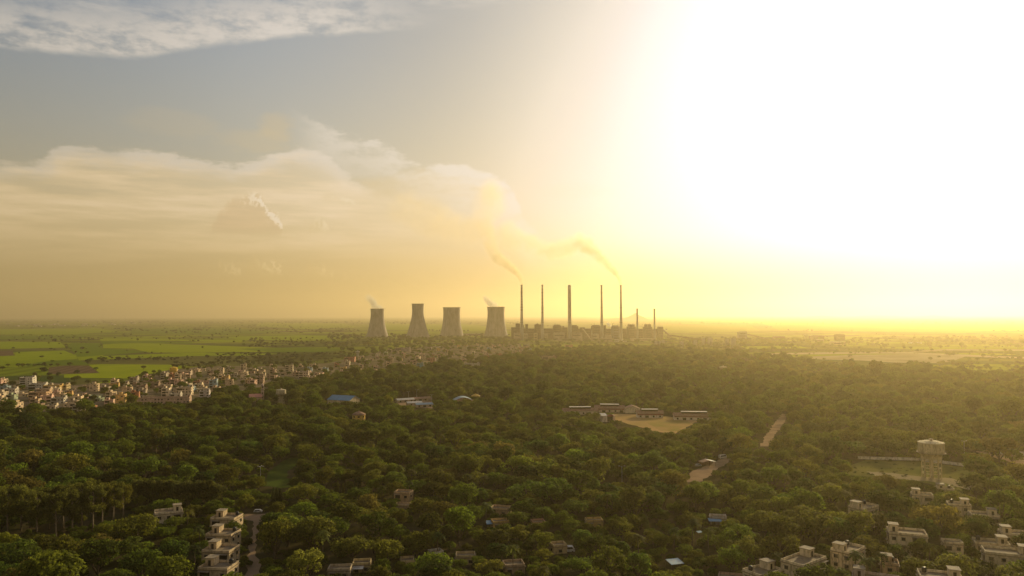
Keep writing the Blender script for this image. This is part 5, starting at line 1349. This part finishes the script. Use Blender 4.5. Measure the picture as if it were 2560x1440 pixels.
for u0, u1, v0, v1, n, R0, R1 in ((-60, 420, 799, 808, 160, 8, 16), (250, 900, 797, 810, 260, 7, 15), (400, 900, 812, 834, 240, 4, 8), (820, 1290, 838, 848, 200, 5, 9), (1640, 1960, 846, 856, 120, 5, 9), (1640, 2600, 797, 812, 160, 7, 14), (2300, 2640, 842, 860, 120, 5, 9), (880, 1300, 797, 812, 130, 8, 14), (430, 560, 908, 922, 60, 2, 4.5), (540, 900, 884, 912, 260, 2.2, 5.0), (250, 480, 892, 902, 60, 2, 4), (0, 600, 838, 850, 60, 3, 6), (620, 880, 846, 868, 120, 3, 6.5)):
    for _ in range(n):
        u, v = rr.uniform(u0, u1), rr.uniform(v0, v1)
        if not (inside(WOOD, u, v) or inside(TOWN, u, v)): shrub_at(u, v, rr.uniform(R0, R1))
scatter_object('plain_shrubbery', sp, ALLP, (.042, .052, .015))
write_labels()

# ------------------------------------------------------------------ smoke and steam
def plume(name, origin, puffs, label, color, k, nscale, aniso=.65):
    """a drifting plume: closed hull, density from overlapping puffs (x, z, radius, density) in metres from the mouth"""
    x0 = min(p[0] - p[2] for p in puffs) * 1.02 - 8; x1 = max(p[0] + p[2] for p in puffs) + 8
    z0 = 1.5; z1 = max(p[1] + p[2] for p in puffs) + 8
    hy = max(p[2] for p in puffs) * 1.05 + 4
    m = bpy.data.materials.new(name + '_vapour'); m.use_nodes = True; m.node_tree.nodes.clear(); m.cycles.volume_step_rate = .12
    X.nt = m.node_tree; out = node('ShaderNodeOutputMaterial'); v = node('ShaderNodeVolumePrincipled')
    t = node('ShaderNodeTexCoord'); o_ = t.outputs['Object']
    wn = noise(o_, nscale, 4, .6, out=1)
    wv = addc(wn, (-.5, -.5, -.5)); wv2 = noise(o_, nscale * 3.5, 3, .6)
    tot = None
    for a, b, r, dn in puffs:
        q = addc(o_, scalec(wv, r * 1.05))
        n = node('ShaderNodeVectorMath', operation='DISTANCE'); X.nt.links.new(q, n.inputs[0]); n.inputs[1].default_value = (a, 0, b)
        g = smooth(X(n.outputs['Value']), r, r * .4) * dn
        tot = g if tot is None else X._m('MAXIMUM', tot, g)
    dens = tot * smooth(wv2, .22, .58) * k
    X.nt.links.new(dens.k, v.inputs['Density'])
    v.inputs['Color'].default_value = (*color, 1); v.inputs['Anisotropy'].default_value = aniso
    X.nt.links.new(v.outputs[0], out.inputs['Volume'])
    # hull: a swept tube round the puffs
    e = obj(name, MB().box(x0, x1, -hy, hy, z0, z1).mesh(name, m), None, origin)
    tag(e, 'smoke' if 'smoke' in name else 'steam', label, uv=px(origin)[:2])
    return e
def path(pix, u0, v0, s): return [((u - u0) * s, (v0 - v) * s, r * s * 1.85, d * max(1.0, 26 / (r * s * 1.85))) for u, v, r, d in pix]
p5 = ch5.location; s5 = p5.y / F
plume('smoke_plume', (p5.x, p5.y, H5), path([(1553, 709, 3, 1), (1551, 702, 4, 1), (1547, 693, 5.5, 1), (1541, 684, 7, 1), (1533, 675, 8, .95), (1524, 666, 9, .9), (1514, 656, 10, .85), (1504, 645, 11, .8), (1494, 633, 12, .75), (1482, 622, 13, .7), (1468, 612, 15, .7), (1452, 606, 15, .5), (1436, 612, 14, .42), (1420, 620, 15, .36), (1400, 624, 16, .32), (1378, 628, 17, .28), (1352, 622, 18, .24), (1325, 610, 20, .2), (1298, 598, 22, .17), (1272, 590, 26, .13)], 1553, 713, s5),
      'longer plume of smoke trailing from the plain tapering chimney', (1, .84, .50), .042, .010)
p1 = ch1.location; s1 = p1.y / F
plume('smoke_plume', (p1.x, p1.y, H1), path([(1304, 708, 3, 1), (1302, 700, 4.5, 1), (1297, 691, 6, 1), (1289, 682, 7.5, 1), (1279, 673, 9, .95), (1267, 664, 10, .9), (1255, 655, 11, .8), (1244, 645, 12, .7), (1236, 632, 12, .55), (1230, 616, 13, .42), (1224, 598, 15, .32), (1216, 580, 18, .25), (1205, 562, 22, .18), (1212, 540, 24, .13), (1222, 516, 28, .13), (1228, 492, 26, .15), (1180, 574, 26, .12), (1140, 568, 30, .10), (1100, 558, 34, .09), (1060, 545, 36, .07), (1020, 530, 38, .05)], 1304.5, 713, s1),
      'broad plume of smoke rising from the red-banded chimney', (1, .84, .50), .038, .009)
for (e, H, rt_), pix, lb in ((ct1, [(948, 769, 6, .6), (938, 770, 7, .8), (936, 764, 7, .9), (932, 757, 7, .8), (927, 750, 7, .6), (922, 745, 7, .4)], 'pale steam puff leaving the dark squat cooling tower'),
                             (ct4, [(1236, 765, 7, .7), (1228, 762, 6, .9), (1222, 757, 6, .9), (1217, 751, 6, .7), (1213, 746, 5, .5)], 'pale steam puff leaving the cooling tower nearest to the chimneys')):
    p = e.location; s_ = p.y / F; u, v, _ = px((p.x, p.y, H))
    plume('steam_plume', (p.x, p.y, H), path(pix, u, v, s_), lb, (1, .95, .82), .06, .02, .35)
q = at(1523, 847); sq = q.y / F
plume('steam_plume', (q.x, q.y, 30 * sq), path([(1524, 815, 3, 1), (1522, 812.5, 3, 1), (1520, 810.5, 2.6, .7)], 1523, 817, sq), 'small bright steam burst above the low brown hall', (1, .95, .8), .09, .05, .3)

# ------------------------------------------------------------------ haze
m = bpy.data.materials.new('haze_air'); m.use_nodes = True; m.node_tree.nodes.clear()
X.nt = m.node_tree
out = node('ShaderNodeOutputMaterial'); v = node('ShaderNodeVolumePrincipled')
v.inputs['Density'].default_value = 0.84e-4; v.inputs['Color'].default_value = (1, .81, .46, 1); v.inputs['Anisotropy'].default_value = .68
m.node_tree.links.new(v.outputs[0], out.inputs['Volume'])
S = 45000
h = obj('haze', MB().box(-S, S, -S, S, -1, 640).mesh('haze', m)); h['kind'] = 'stuff'
